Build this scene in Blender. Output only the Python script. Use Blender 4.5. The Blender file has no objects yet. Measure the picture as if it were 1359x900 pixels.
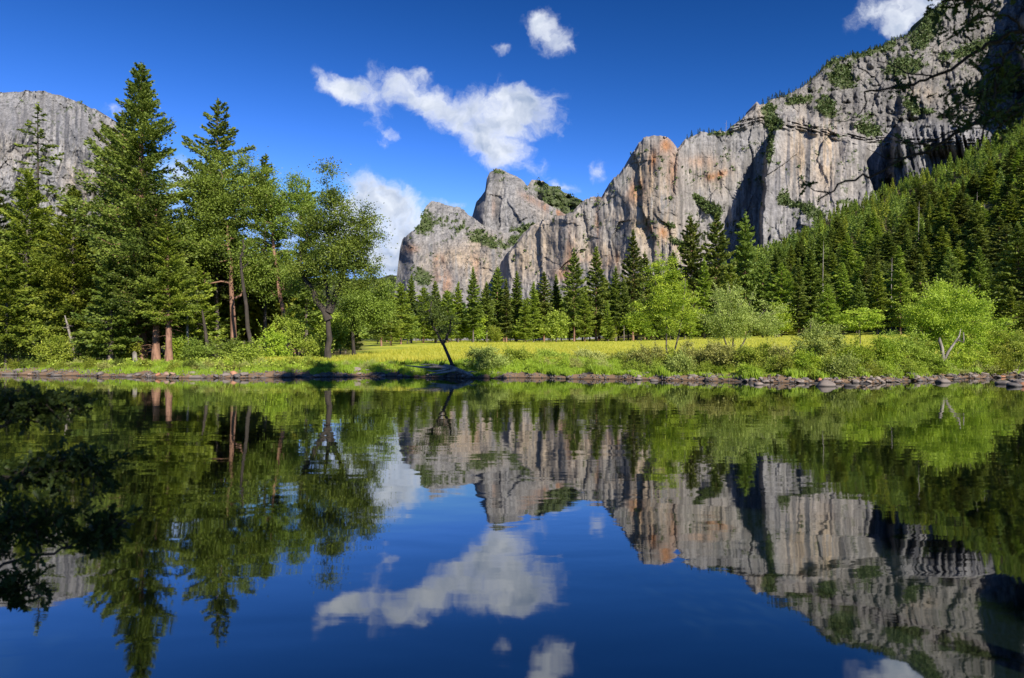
import bpy, math, random
import numpy as np
R = math.radians
PI = math.pi
scene = bpy.context.scene
COL = scene.collection
random.seed(7)
RNG = np.random.default_rng(11)

# ------------------------------------------------------------------ camera
FPX, CX, HY, CAMZ = 906.0, 679.5, 463.0, 2.5      # focal length in photo pixels, centre column, horizon row, eye height
cam_data = bpy.data.cameras.new('camera')
cam = bpy.data.objects.new('camera', cam_data)
COL.objects.link(cam)
cam.location = (0, 0, CAMZ)
cam.rotation_euler = (R(90), 0, 0)
cam_data.sensor_width = 36.0
cam_data.lens = FPX / 1359.0 * 36.0
cam_data.shift_y = (HY - 450.0) / 1359.0
cam_data.clip_start = 0.05
cam_data.clip_end = 40000
cam_data.dof.use_dof = True
cam_data.dof.focus_distance = 75.0
cam_data.dof.aperture_fstop = 3.2
scene.camera = cam

# ------------------------------------------------------------------ render settings and exposure
scene.render.engine = 'CYCLES'
scene.view_settings.view_transform = 'Standard'
scene.view_settings.look = 'None'
scene.view_settings.gamma = 1.0
EXPO = 0.68
scene.view_settings.exposure = EXPO
scene.view_settings.use_curve_mapping = False
cy = scene.cycles
cy.use_denoising = True
try:
    cy.denoiser = 'OPENIMAGEDENOISE'
    cy.denoising_input_passes = 'RGB_ALBEDO_NORMAL'
except Exception:
    pass
cy.max_bounces = 5
cy.diffuse_bounces = 3
cy.glossy_bounces = 3
cy.transmission_bounces = 3
cy.transparent_max_bounces = 4
cy.caustics_reflective = False
cy.caustics_refractive = False
cy.sample_clamp_indirect = 6.0

# ------------------------------------------------------------------ sun and sky
SUN_EL, SUN_AZ = 34.0, 29.0       # degrees above the horizon; degrees from straight behind the camera towards the right
sx_, sy_ = math.sin(R(SUN_AZ)), -math.cos(R(SUN_AZ))
SUN = np.array([sx_ * math.cos(R(SUN_EL)), sy_ * math.cos(R(SUN_EL)), math.sin(R(SUN_EL))])
ld = bpy.data.lights.new('sun', 'SUN')
ld.energy = 4.6
ld.angle = R(0.5)
ld.color = (1.0, 0.93, 0.82)
sun = bpy.data.objects.new('sun', ld)
COL.objects.link(sun)
from mathutils import Vector
sun.rotation_euler = Vector(SUN).to_track_quat('Z', 'Y').to_euler()
sun.location = (60, -80, 90)

world = bpy.data.worlds.new('World')
scene.world = world
world.use_nodes = True
nt = world.node_tree
nt.nodes.clear()


class NT:
    """short hand for building node trees"""
    def __init__(s, tree):
        s.t = tree
    def n(s, typ, **kw):
        nd = s.t.nodes.new(typ)
        ins = kw.pop('ins', {})
        for k, v in kw.items():
            setattr(nd, k, v)
        for k, v in ins.items():
            s.set(nd.inputs[k], v)
        return nd
    def set(s, inp, v):
        if isinstance(v, bpy.types.NodeSocket):
            s.t.links.new(v, inp)
        else:
            inp.default_value = v
    def m(s, op, a, b=None, c=None, clamp=False):
        nd = s.t.nodes.new('ShaderNodeMath')
        nd.operation = op
        nd.use_clamp = clamp
        s.set(nd.inputs[0], a)
        if b is not None:
            s.set(nd.inputs[1], b)
        if c is not None:
            s.set(nd.inputs[2], c)
        return nd.outputs[0]
    def mix(s, f, a, b, blend='MIX'):
        nd = s.t.nodes.new('ShaderNodeMix')
        nd.data_type = 'RGBA'
        nd.blend_type = blend
        s.set(nd.inputs[0], f)
        s.set(nd.inputs[6], a)
        s.set(nd.inputs[7], b)
        return nd.outputs[2]
    def ramp(s, f, lo, hi, a=0.0, b=1.0, smooth=True):
        nd = s.t.nodes.new('ShaderNodeMapRange')
        nd.interpolation_type = 'SMOOTHSTEP' if smooth else 'LINEAR'
        s.set(nd.inputs[0], f)
        nd.inputs[1].default_value = lo
        nd.inputs[2].default_value = hi
        nd.inputs[3].default_value = a
        nd.inputs[4].default_value = b
        return nd.outputs[0]
    def noise(s, vec, scale, detail=5, rough=0.55, dist=0.0, dim='3D'):
        nd = s.n('ShaderNodeTexNoise', noise_dimensions=dim)
        s.set(nd.inputs['Vector'], vec)
        nd.inputs['Scale'].default_value = scale
        nd.inputs['Detail'].default_value = detail
        nd.inputs['Roughness'].default_value = rough
        nd.inputs['Distortion'].default_value = dist
        return nd.outputs['Fac']


w = NT(nt)
sky = w.n('ShaderNodeTexSky', sky_type='NISHITA', sun_disc=False)
sky.sun_elevation = R(SUN_EL)
# rotation 0 puts the sun on +Y; it turns clockwise seen from above
sky.sun_rotation = math.atan2(SUN[0], SUN[1])
sky.altitude = 1200.0
sky.air_density = 1.0
sky.dust_density = 0.0
sky.ozone_density = 1.6
SKY_STRENGTH = 0.10
SKYK = SKY_STRENGTH * 2 ** EXPO
tc = w.n('ShaderNodeTexCoord')
sep = w.n('ShaderNodeSeparateXYZ', ins={0: tc.outputs['Generated']})
yy = w.m('MAXIMUM', sep.outputs[1], 0.05)
u = w.m('DIVIDE', sep.outputs[0], yy)
v = w.m('DIVIDE', sep.outputs[2], yy)
uv = w.n('ShaderNodeCombineXYZ', ins={0: u, 1: v, 2: 0.0}).outputs[0]
# polarised, saturated blue of the photograph
gam = w.n('ShaderNodeGamma', ins={0: sky.outputs[0], 1: 1.42})
sepc = w.n('ShaderNodeSeparateColor', ins={0: gam.outputs[0]})
chan = []
for ci, (tint, x0, pw, top, cap) in enumerate([(.30, .122, 2.15, .132, .30), (.47, .385, 1.5, .41, .56), (.66, 1.0, 1.5, 1.22, 1.15)]):
    xx = w.m('MULTIPLY', sepc.outputs[ci], tint * .119 / x0)
    chan.append(w.m('MINIMUM', w.m('MULTIPLY', w.m('POWER', xx, pw), top / SKYK), cap / SKYK))
skyc = w.n('ShaderNodeCombineColor', ins={0: chan[0], 1: chan[1], 2: chan[2]}).outputs[0]
# clouds stand at fixed directions far away: (column, row, half width, half height, tilt, strength)
BL = [(732, 46, 38, 26, -25, .92), (715, 32, 24, 20, -10, .9), (752, 60, 26, 14, -12, .8), (661, 62, 16, 9, 0, .5),
      (440, 115, 36, 20, -35, .9), (478, 124, 46, 20, -12, .95), (520, 110, 44, 26, -25, .95), (570, 138, 62, 29, -35, .95),
      (498, 150, 22, 24, -50, .62), (515, 180, 30, 10, -32, .85), (508, 192, 18, 8, -30, .6),
      (625, 158, 62, 35, -24, 1.1), (666, 138, 44, 36, -10, 1.35), (708, 146, 56, 34, -8, 1.35), (655, 185, 46, 34, -20, 1.0),
      (668, 206, 38, 22, -10, .9), (748, 180, 6, 13, 10, .55), (708, 227, 22, 14, 0, .8), (742, 246, 26, 12, -10, .85),
      (797, 229, 15, 18, -20, .9), (563, 98, 16, 9, -30, .5), 
      (512, 258, 56, 30, -28, 1.25), (488, 246, 26, 16, -25, .95), (530, 300, 74, 44, -20, 1.3), (478, 286, 40, 26, 0, .9),
      (500, 330, 66, 46, 0, 1.25), (430, 300, 80, 44, 0, 1.0), (536, 355, 30, 26, 0, .9), (600, 270, 26, 10, -8, 1.0),
      (250, 225, 60, 30, 0, 1.0), (150, 152, 22, 12, -35, .85), 
      (1215, 8, 54, 28, 22, .9), (1190, 36, 34, 16, 25, .8), (1150, 22, 40, 22, 30, .55), (1255, -40, 110, 60, 20, 1.1),
      (260, -160, 220, 90, 10, .9), (900, -190, 200, 70, -10, .9), (1700, 250, 260, 120, 10, 1.0), (-320, 250, 230, 120, 0, 1.0)]
warp = w.n('ShaderNodeTexNoise', noise_dimensions='2D', ins={'Vector': uv, 'Scale': 17.0, 'Detail': 4.0, 'Roughness': .6})
wv = w.n('ShaderNodeVectorMath', operation='MULTIPLY_ADD', ins={0: warp.outputs['Color'], 1: (.05, .042, 0), 2: uv}).outputs[0]
off = w.n('ShaderNodeVectorMath', operation='SUBTRACT', ins={0: wv, 1: (.025, .021, 0)}).outputs[0]
def cloud_field(pos):
    acc = None
    for bx, by, rx, ry, rot, st in BL:
        mp = w.n('ShaderNodeMapping', vector_type='TEXTURE')
        w.set(mp.inputs[0], pos)
        mp.inputs[1].default_value = ((bx - CX) / FPX, (HY - by) / FPX, 0)
        mp.inputs[2].default_value = (0, 0, R(rot))
        mp.inputs[3].default_value = (rx * 1.28 / FPX, ry * 1.22 / FPX, 1)
        g = w.n('ShaderNodeTexGradient', gradient_type='SPHERICAL')
        w.set(g.inputs[0], mp.outputs[0])
        o = w.m('MULTIPLY', g.outputs['Fac'], st)
        acc = o if acc is None else w.m('ADD', acc, o)
    return w.m('MINIMUM', acc, 1.25)
fld = cloud_field(off)
def puff(pos, sc=19.0, de=11.0, ro=.66):
    a_ = w.n('ShaderNodeTexNoise', noise_dimensions='2D', ins={'Vector': pos, 'Scale': sc, 'Detail': de, 'Roughness': ro}).outputs['Fac']
    return a_
p0 = puff(off)
q0 = puff(off, 15.0, 4.0, .5)
sh_pos = w.n('ShaderNodeVectorMath', operation='ADD', ins={0: off, 1: (.007, .012, 0)}).outputs[0]
p1 = puff(sh_pos, 15.0, 4.0, .5)
front = w.ramp(sep.outputs[1], 0.06, 0.12)
dens = w.m('ADD', fld, w.m('MULTIPLY', w.m('SUBTRACT', p0, 0.5), w.m('MULTIPLY', w.m('MINIMUM', w.m('MULTIPLY', fld, 3.0), 1.0), 1.9)))
alpha = w.m('MULTIPLY', w.ramp(dens, 0.14, 1.4), front)
# tops towards the sun bright, thick undersides grey
emb = w.m('MULTIPLY', w.m('SUBTRACT', q0, p1), 2.3)
thick = w.ramp(dens, 0.7, 1.5)
lit = w.m('SUBTRACT', w.m('ADD', 1.06, emb), w.m('MULTIPLY', thick, 0.52), clamp=True)
ccol = w.mix(lit, (0.34, 0.44, 0.64, 1), (0.90, 0.95, 1.04, 1))
ccol = w.n('ShaderNodeVectorMath', operation='SCALE', ins={0: ccol, 'Scale': .98 / SKYK}).outputs[0]
fin = w.mix(w.m('MULTIPLY', alpha, .97), skyc, ccol)
bg = w.n('ShaderNodeBackground', ins={0: fin, 1: SKY_STRENGTH})
out = w.n('ShaderNodeOutputWorld', ins={0: bg.outputs[0]})
world.cycles.sampling_method = 'MANUAL'
world.cycles.sample_map_resolution = 512

# ------------------------------------------------------------------ helpers
def tag(o, label=None, cat=None, group=None, kind=None):
    if label:
        o['label'] = label
    if cat:
        o['category'] = cat
    if group:
        o['group'] = group
    if kind:
        o['kind'] = kind
    return o


def mesh_np(name, V, F, mat=None, smooth=False, attrs=None):
    """numpy vertices and equally sized faces (or a list of such face arrays) to a mesh"""
    me = bpy.data.meshes.new(name)
    Fs = F if isinstance(F, list) else [F]
    Fs = [np.asarray(f, dtype=np.int32) for f in Fs if len(f)]
    V = np.asarray(V, dtype=np.float32)
    me.vertices.add(len(V))
    me.vertices.foreach_set('co', V.ravel())
    nl = sum(f.size for f in Fs)
    npoly = sum(len(f) for f in Fs)
    me.loops.add(nl)
    me.loops.foreach_set('vertex_index', np.concatenate([f.ravel() for f in Fs]))
    me.polygons.add(npoly)
    tot = np.concatenate([np.full(len(f), f.shape[1], dtype=np.int32) for f in Fs])
    st = np.concatenate([[0], np.cumsum(tot)[:-1]]).astype(np.int32)
    me.polygons.foreach_set('loop_start', st)
    me.polygons.foreach_set('loop_total', tot)
    if smooth:
        me.polygons.foreach_set('use_smooth', np.ones(npoly, dtype=bool))
    for an, (dom, typ, data) in (attrs or {}).items():
        at = me.attributes.new(an, typ, dom)
        at.data.foreach_set('color' if typ == 'FLOAT_COLOR' else 'value', np.asarray(data, dtype=np.float32).ravel())
    me.update()
    if mat:
        me.materials.append(mat)
    return me


def link(name, me, parent=None, loc=None):
    o = bpy.data.objects.new(name, me)
    COL.objects.link(o)
    if parent:
        o.parent = parent
    if loc is not None:
        o.location = loc
    return o


def empty(name, loc=(0, 0, 0), rz=0.0, sc=(1, 1, 1)):
    o = bpy.data.objects.new(name, None)
    COL.objects.link(o)
    o.location = loc
    o.rotation_euler = (0, 0, rz)
    o.scale = sc
    o.empty_display_size = .5
    return o


_lat = np.random.default_rng(5).random((64, 64, 64)).astype(np.float32)
def vnoise(x, y, z):
    xi, yi, zi = np.floor(x).astype(int), np.floor(y).astype(int), np.floor(z).astype(int)
    fx, fy, fz = x - xi, y - yi, z - zi
    fx = fx * fx * fx * (fx * (fx * 6 - 15) + 10)
    fy = fy * fy * fy * (fy * (fy * 6 - 15) + 10)
    fz = fz * fz * fz * (fz * (fz * 6 - 15) + 10)
    def L(a, b, c):
        return _lat[(xi + a) & 63, (yi + b) & 63, (zi + c) & 63]
    c00 = L(0, 0, 0) * (1 - fx) + L(1, 0, 0) * fx
    c10 = L(0, 1, 0) * (1 - fx) + L(1, 1, 0) * fx
    c01 = L(0, 0, 1) * (1 - fx) + L(1, 0, 1) * fx
    c11 = L(0, 1, 1) * (1 - fx) + L(1, 1, 1) * fx
    return (c00 * (1 - fy) + c10 * fy) * (1 - fz) + (c01 * (1 - fy) + c11 * fy) * fz
def fbm(x, y, z=0.0, oct=5, gain=.5, ridged=False):
    """about -1..1"""
    x = np.asarray(x, dtype=np.float64)
    y = np.asarray(y, dtype=np.float64) + 0 * x
    z = np.asarray(z, dtype=np.float64) + 0 * x
    s, a, tot = 0, 1.0, 0
    for o in range(oct):
        nv = vnoise(x + 17.3 * o, y + 5.1 * o, z + 9.7 * o) * 2 - 1
        if ridged:
            nv = 1 - 2.4 * np.abs(nv)
        s = s + nv * a
        tot += a
        a *= gain
        x, y, z = x * 2.03, y * 2.03, z * 2.03
    return s / tot
def sstep(a, b, x):
    t = np.clip((x - a) / (b - a), 0, 1)
    return t * t * (3 - 2 * t)


def P(px, py, Y):
    """the place at distance Y that the photograph shows at column px, row py"""
    return ((px - CX) / FPX * Y, Y, CAMZ + (HY - py) / FPX * Y)

# ------------------------------------------------------------------ materials
def new_mat(name):
    m = bpy.data.materials.new(name)
    m.use_nodes = True
    m.node_tree.nodes.clear()
    t = NT(m.node_tree)
    out = t.n('ShaderNodeOutputMaterial')
    return m, t, out


def leaf_material(name, dark, light, trans=.28, hue=.03, rough=.55, brown=None):
    m, t, out = new_mat(name)
    at = t.n('ShaderNodeAttribute', attribute_name='v')
    oi = t.n('ShaderNodeObjectInfo')
    f = t.m('ADD', at.outputs['Fac'], t.m('MULTIPLY', t.m('SUBTRACT', oi.outputs['Random'], .5), .85), clamp=True)
    col = t.mix(f, (*dark, 1), (*light, 1))
    if brown:
        col = t.mix(t.ramp(at.outputs['Fac'], .985, .999), col, (*brown, 1))
    hs = t.n('ShaderNodeHueSaturation', ins={'Color': col})
    t.set(hs.inputs['Hue'], t.m('ADD', .5 - hue / 2, t.m('MULTIPLY', oi.outputs['Random'], hue)))
    pb = t.n('ShaderNodeBsdfPrincipled', ins={'Base Color': hs.outputs[0], 'Roughness': rough})
    pb.inputs['Specular IOR Level'].default_value = .35
    tr = t.n('ShaderNodeBsdfTranslucent', ins={'Color': hs.outputs[0]})
    mx = t.n('ShaderNodeMixShader', ins={0: trans, 1: pb.outputs[0], 2: tr.outputs[0]})
    t.set(out.inputs[0], mx.outputs[0])
    return m


def bark_material(name, c1, c2, scale=3.0):
    m, t, out = new_mat(name)
    tcn = t.n('ShaderNodeTexCoord')
    mp = t.n('ShaderNodeMapping', ins={0: tcn.outputs['Object'], 3: (1, 1, .18)})
    nz = t.noise(mp.outputs[0], scale, 6, .65)
    nb = t.noise(tcn.outputs['Object'], scale * .4, 3, .5)
    f = t.m('ADD', t.m('MULTIPLY', nz, .75), t.m('MULTIPLY', nb, .35))
    col = t.mix(t.ramp(f, .35, .72), (*c1, 1), (*c2, 1))
    bp = t.n('ShaderNodeBump', ins={'Strength': .8, 'Distance': .05, 'Height': nz})
    pb = t.n('ShaderNodeBsdfPrincipled', ins={'Base Color': col, 'Roughness': .9, 'Normal': bp.outputs[0]})
    t.set(out.inputs[0], pb.outputs[0])
    return m


def rock_material(name):
    m, t, out = new_mat(name)
    at = t.n('ShaderNodeAttribute', attribute_name='col')
    tcn = t.n('ShaderNodeTexCoord')
    n1 = t.noise(tcn.outputs['Object'], .035, 8, .68)
    mp = t.n('ShaderNodeMapping', ins={0: tcn.outputs['Object'], 3: (1, 1, .055)})
    n2 = t.noise(mp.outputs[0], .11, 6, .65)
    f = t.m('ADD', t.m('MULTIPLY', t.m('SUBTRACT', n1, .5), .95), t.m('MULTIPLY', t.m('SUBTRACT', n2, .5), 1.5))
    n3 = t.noise(tcn.outputs['Object'], .16, 5, .7)
    f = t.m('ADD', f, t.m('MULTIPLY', t.m('SUBTRACT', n3, .5), .9))
    f = t.m('MAXIMUM', t.m('ADD', f, .92), .15)
    col = t.n('ShaderNodeVectorMath', operation='SCALE', ins={0: at.outputs['Color'], 'Scale': f}).outputs[0]
    bp = t.n('ShaderNodeBump', ins={'Strength': .45, 'Distance': 4.0, 'Height': t.m('ADD', n1, t.m('MULTIPLY', n2, .35))})
    pb = t.n('ShaderNodeBsdfPrincipled', ins={'Base Color': col, 'Roughness': .92, 'Normal': bp.outputs[0]})
    pb.inputs['Specular IOR Level'].default_value = .15
    t.set(out.inputs[0], pb.outputs[0])
    return m


M_ROCK = rock_material('granite')
M_CON = leaf_material('conifer_needles', (.068, .112, .020), (.30, .35, .056), .38, hue=.05)
M_CONB = leaf_material('bright_conifer_needles', (.13, .20, .02), (.40, .47, .055), .4, hue=.04)
M_OAK = leaf_material('oak_leaves', (.07, .12, .017), (.28, .35, .048), .36)
M_DEC = leaf_material('bright_leaves', (.19, .31, .022), (.52, .62, .06), .38)
M_DARK = leaf_material('dark_leaves', (.045, .075, .014), (.14, .19, .032), .3)
M_WIL = leaf_material('willow_leaves', (.20, .27, .04), (.50, .57, .15), .34)
M_SHR = leaf_material('shrub_leaves', (.18, .26, .022), (.48, .54, .075), .36, hue=.05)
M_DRY = leaf_material('dry_brush_leaves', (.25, .28, .06), (.56, .57, .17), .3, hue=.04)
M_NEAR = leaf_material('near_leaves', (.035, .065, .012), (.10, .15, .028), .3)
M_FAR = leaf_material('far_shrub_leaves', (.045, .075, .018), (.12, .16, .04), .15)
M_BARK_R = bark_material('reddish_bark', (.10, .05, .03), (.36, .20, .13))
M_BARK_G = bark_material('grey_bark', (.05, .04, .032), (.19, .155, .125))
M_BARK_D = bark_material('dark_bark', (.018, .014, .011), (.07, .055, .04))
M_DEAD = bark_material('bleached_wood', (.10, .085, .07), (.36, .32, .27))
# ------------------------------------------------------------------ terrain
SH_X = np.array([-4000, -200, -50, -36, -27, -18.8, -10, -5, 1, 7, 13, 18, 22.5, 27, 31, 38, 46, 60, 200, 4000.])
SH_Y = np.array([90, 75, 66, 61, 57.5, 60, 61.5, 57.5, 58.5, 56, 54, 51, 49, 50, 52.5, 57, 61, 64, 75, 90.])
def shore(x):
    return np.interp(x, SH_X, SH_Y) + .5 * np.sin(x * .9) * .8 + .45 * np.sin(x * 2.3 + 1) + .22 * np.sin(x * 5.9 + 2)
def ground_z(x, y):
    x = np.asarray(x, dtype=float)
    y = np.asarray(y, dtype=float)
    d = y - shore(x)
    d = np.where((d > -2) & (d < 12), d + .55 * fbm(x / 1.1, y / 1.1, 3.3, 3) * sstep(-2, 0, d) * sstep(12, 4, d), d)
    prof = np.interp(d, [-6, -1.5, 0, .6, 1.6, 3.5, 6, 400, 10000], [-1.6, -.75, -.04, .22, .5, .78, 1.0, 8.2, 9.0])
    dn = 3.0 + .25 * np.sin(x * 1.7) - y
    near = np.interp(dn, [-5, -1.2, 0, .5, 2, 30, 3000], [-1.6, -.5, -.02, .35, .8, 1.6, 3.0])
    z = np.where(y > 25, prof, np.where(y < 15, np.maximum(near, -1.6), -1.6))
    yp = np.maximum(y, 30.0)
    az = np.clip(x / yp, -1.5, 2.5)
    sl = np.interp(az, [-1.5, -.2, .02, .13, .243, .354, .464, .574, .685, .75, 1.0, 2.5], [.01, .01, .01, .02, .105, .165, .223, .27, .316, .36, .5, .8])
    y0 = np.interp(az, [-.2, .02, .243, .464, .6, .685, .75, 1.0, 2.5], [600, 600, 430, 350, 290, 245, 205, 150, 120])
    t = np.maximum(y - y0, 0) * sl
    t = np.where(y > 60, t * t / (t + 12), 0) * (1 + .16 * fbm(x / 150, y / 190, 7.7, 3))
    t = np.minimum(t, 560)
    rise = .028 * np.clip(x - 25, 0, 120) * sstep(90, 220, y)
    bump = .12 * fbm(x / 5, y / 5, oct=3) * sstep(.5, 4, np.abs(d)) * (z > .2)
    return z + t + rise + bump


def grow(a, b, step, g):
    out = [a]
    while out[-1] < b:
        out.append(out[-1] + step)
        step *= g
    return out
xs = grow(62, 7000, .8, 1.085)
xs = np.array(sorted([-a for a in xs] + list(np.arange(-61.4, 61.5, .62)) + xs))
ys = np.array(sorted([-a for a in grow(8, 3000, 1, 1.25)] + list(np.arange(-7, 6, .4)) + list(np.arange(6, 44, 2.2)) + list(np.arange(44, 74, .42)) + grow(74.2, 9000, .6, 1.055)))
X, Yg = np.meshgrid(xs, ys)
Z = ground_z(X, Yg)
V = np.stack([X.ravel(), Yg.ravel(), Z.ravel()], 1)
nx, ny = len(xs), len(ys)
idx = np.arange(nx * ny).reshape(ny, nx)
F = np.stack([idx[:-1, :-1], idx[:-1, 1:], idx[1:, 1:], idx[1:, :-1]], -1).reshape(-1, 4)

m, t, out = new_mat('ground_surface')
geo = t.n('ShaderNodeNewGeometry')
sp = t.n('ShaderNodeSeparateXYZ', ins={0: geo.outputs['Position']})
nbig = t.noise(geo.outputs['Position'], .05, 6, .6)
nmid = t.noise(geo.outputs['Position'], .5, 6, .65)
mpb = t.n('ShaderNodeMapping', ins={0: geo.outputs['Position'], 3: (.015, .16, .1)})
band = t.noise(mpb.outputs[0], 1.0, 5, .6)
meadow = t.mix(t.ramp(band, .36, .62), (.22, .30, .030, 1), (.50, .50, .06, 1))
meadow = t.mix(t.m('MULTIPLY', t.ramp(nmid, .45, .7), .45), meadow, (.30, .30, .05, 1))
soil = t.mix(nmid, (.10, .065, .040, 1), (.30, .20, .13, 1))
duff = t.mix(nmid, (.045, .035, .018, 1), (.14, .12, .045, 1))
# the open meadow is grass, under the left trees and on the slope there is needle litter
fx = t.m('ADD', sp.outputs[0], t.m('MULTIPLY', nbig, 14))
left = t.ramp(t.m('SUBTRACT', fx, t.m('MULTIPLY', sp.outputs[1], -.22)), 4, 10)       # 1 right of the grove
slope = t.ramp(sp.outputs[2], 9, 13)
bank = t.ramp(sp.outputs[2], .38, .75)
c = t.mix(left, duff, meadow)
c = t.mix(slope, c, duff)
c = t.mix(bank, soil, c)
wet = t.ramp(sp.outputs[2], 0.0, .14, .35, 1.0)
c = t.n('ShaderNodeVectorMath', operation='SCALE', ins={0: c, 'Scale': wet}).outputs[0]
bp = t.n('ShaderNodeBump', ins={'Strength': .7, 'Distance': .15, 'Height': nmid})
pb = t.n('ShaderNodeBsdfPrincipled', ins={'Base Color': c, 'Roughness': .95, 'Normal': bp.outputs[0]})
pb.inputs['Specular IOR Level'].default_value = .1
t.set(out.inputs[0], pb.outputs[0])
M_GROUND = m
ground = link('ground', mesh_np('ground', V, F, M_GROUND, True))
tag(ground, 'river banks and yellow green valley meadow rising towards the wooded slope', 'ground', kind='structure')

# water
m, t, out = new_mat('river_water')
geo = t.n('ShaderNodeNewGeometry')
mp = t.n('ShaderNodeMapping', ins={0: geo.outputs['Position'], 3: (.45, 1, 1)})
w1 = t.noise(mp.outputs[0], .75, 2, .5, .3)
w2 = t.noise(mp.outputs[0], 4.5, 2, .5)
wpatch = t.ramp(t.noise(geo.outputs['Position'], .09, 2), .42, .62)
h = t.m('ADD', t.m('MULTIPLY', w1, 1.0), t.m('MULTIPLY', t.m('MULTIPLY', w2, t.m('ADD', t.m('MULTIPLY', wpatch, .7), .3)), .12))
bp = t.n('ShaderNodeBump', ins={'Strength': 1.0, 'Distance': .0062, 'Height': h})
fr = t.n('ShaderNodeFresnel', ins={'IOR': 1.33, 'Normal': bp.outputs[0]})
fac = t.m('POWER', fr.outputs[0], .47)
gl = t.n('ShaderNodeBsdfGlossy', ins={'Color': (.88, .89, .88, 1), 'Roughness': .026, 'Normal': bp.outputs[0]})
df = t.n('ShaderNodeBsdfDiffuse', ins={'Color': (.006, .012, .008, 1)})
mx = t.n('ShaderNodeMixShader', ins={0: fac, 1: df.outputs[0], 2: gl.outputs[0]})
t.set(out.inputs[0], mx.outputs[0])
wv_ = [(-4000, -4, 0), (4000, -4, 0), (4000, 130, 0), (-4000, 130, 0)]
water = link('river_water', mesh_np('river_water', wv_, np.array([[0, 1, 2, 3]]), m))
tag(water, 'calm dark river mirroring the cliffs, trees and clouds', 'water', kind='structure')

# ------------------------------------------------------------------ mountains
def blob(px, py, cx, cy, rx, ry, rot=0.0):
    a = R(rot)
    dx, dy = px - cx, py - cy
    x = dx * math.cos(a) + dy * math.sin(a)
    y = -dx * math.sin(a) + dy * math.cos(a)
    return np.exp(-((x / rx) ** 2 + (y / ry) ** 2))
def poly_sd(px, py, poly):
    """signed distance (photo pixels, positive inside) to a closed outline"""
    poly = np.asarray(poly, float)
    d = np.full(px.shape, 1e9)
    inside = np.zeros(px.shape, bool)
    n = len(poly)
    for i in range(n):
        x0, y0 = poly[i]
        x1, y1 = poly[(i + 1) % n]
        ex, ey = x1 - x0, y1 - y0
        tt = np.clip(((px - x0) * ex + (py - y0) * ey) / (ex * ex + ey * ey), 0, 1)
        d = np.minimum(d, np.hypot(px - x0 - tt * ex, py - y0 - tt * ey))
        cond = ((y0 > py) != (y1 > py)) & (px < (x1 - x0) * (py - y0) / (y1 - y0 + 1e-12) + x0)
        inside ^= cond
    return np.where(inside, d, -d)


def facets(px, py, size, seed, asp=1.0):
    """planed rock faces: every cell of a jittered grid gets its own tilted plane"""
    rgf = np.random.default_rng(int(seed))
    tab = rgf.random((97, 89, 5))
    gx, gy = px / size, py / (size * asp)
    ix, iy = np.floor(gx).astype(int), np.floor(gy).astype(int)
    best = np.full(px.shape, 1e9)
    val = np.zeros(px.shape)
    for dx in (-1, 0, 1):
        for dy in (-1, 0, 1):
            t_ = tab[(ix + dx) % 97, (iy + dy) % 89]
            cx_, cy_ = ix + dx + t_[..., 0], iy + dy + t_[..., 1]
            d_ = (gx - cx_) ** 2 + (gy - cy_) ** 2
            v_ = (t_[..., 2] - .5) * 1.2 + (gx - cx_) * (t_[..., 3] - .5) * 2.4 + (gy - cy_) * (t_[..., 4] - .5) * 1.6
            val = np.where(d_ < best, v_, val)
            best = np.minimum(best, d_)
    return val
def rugged(PX, PY, seed, amp):
    wx = 6 * fbm(PX / 20, PY / 20, seed, 4, .6)
    wy = 6 * fbm(PX / 20, PY / 20, seed + 2, 4, .6)
    return .5 * amp * (facets(PX + wx, PY + wy, 22, seed, 2.0) + .45 * facets(PX + wx, PY + wy, 9, seed + 1, 1.7) + .22 * facets(PX + wx * .5, PY + wy * .5, 4, seed + 2, 1.3))
SCRUB = []      # (positions, weight) for shrubs clinging to the rock
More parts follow.
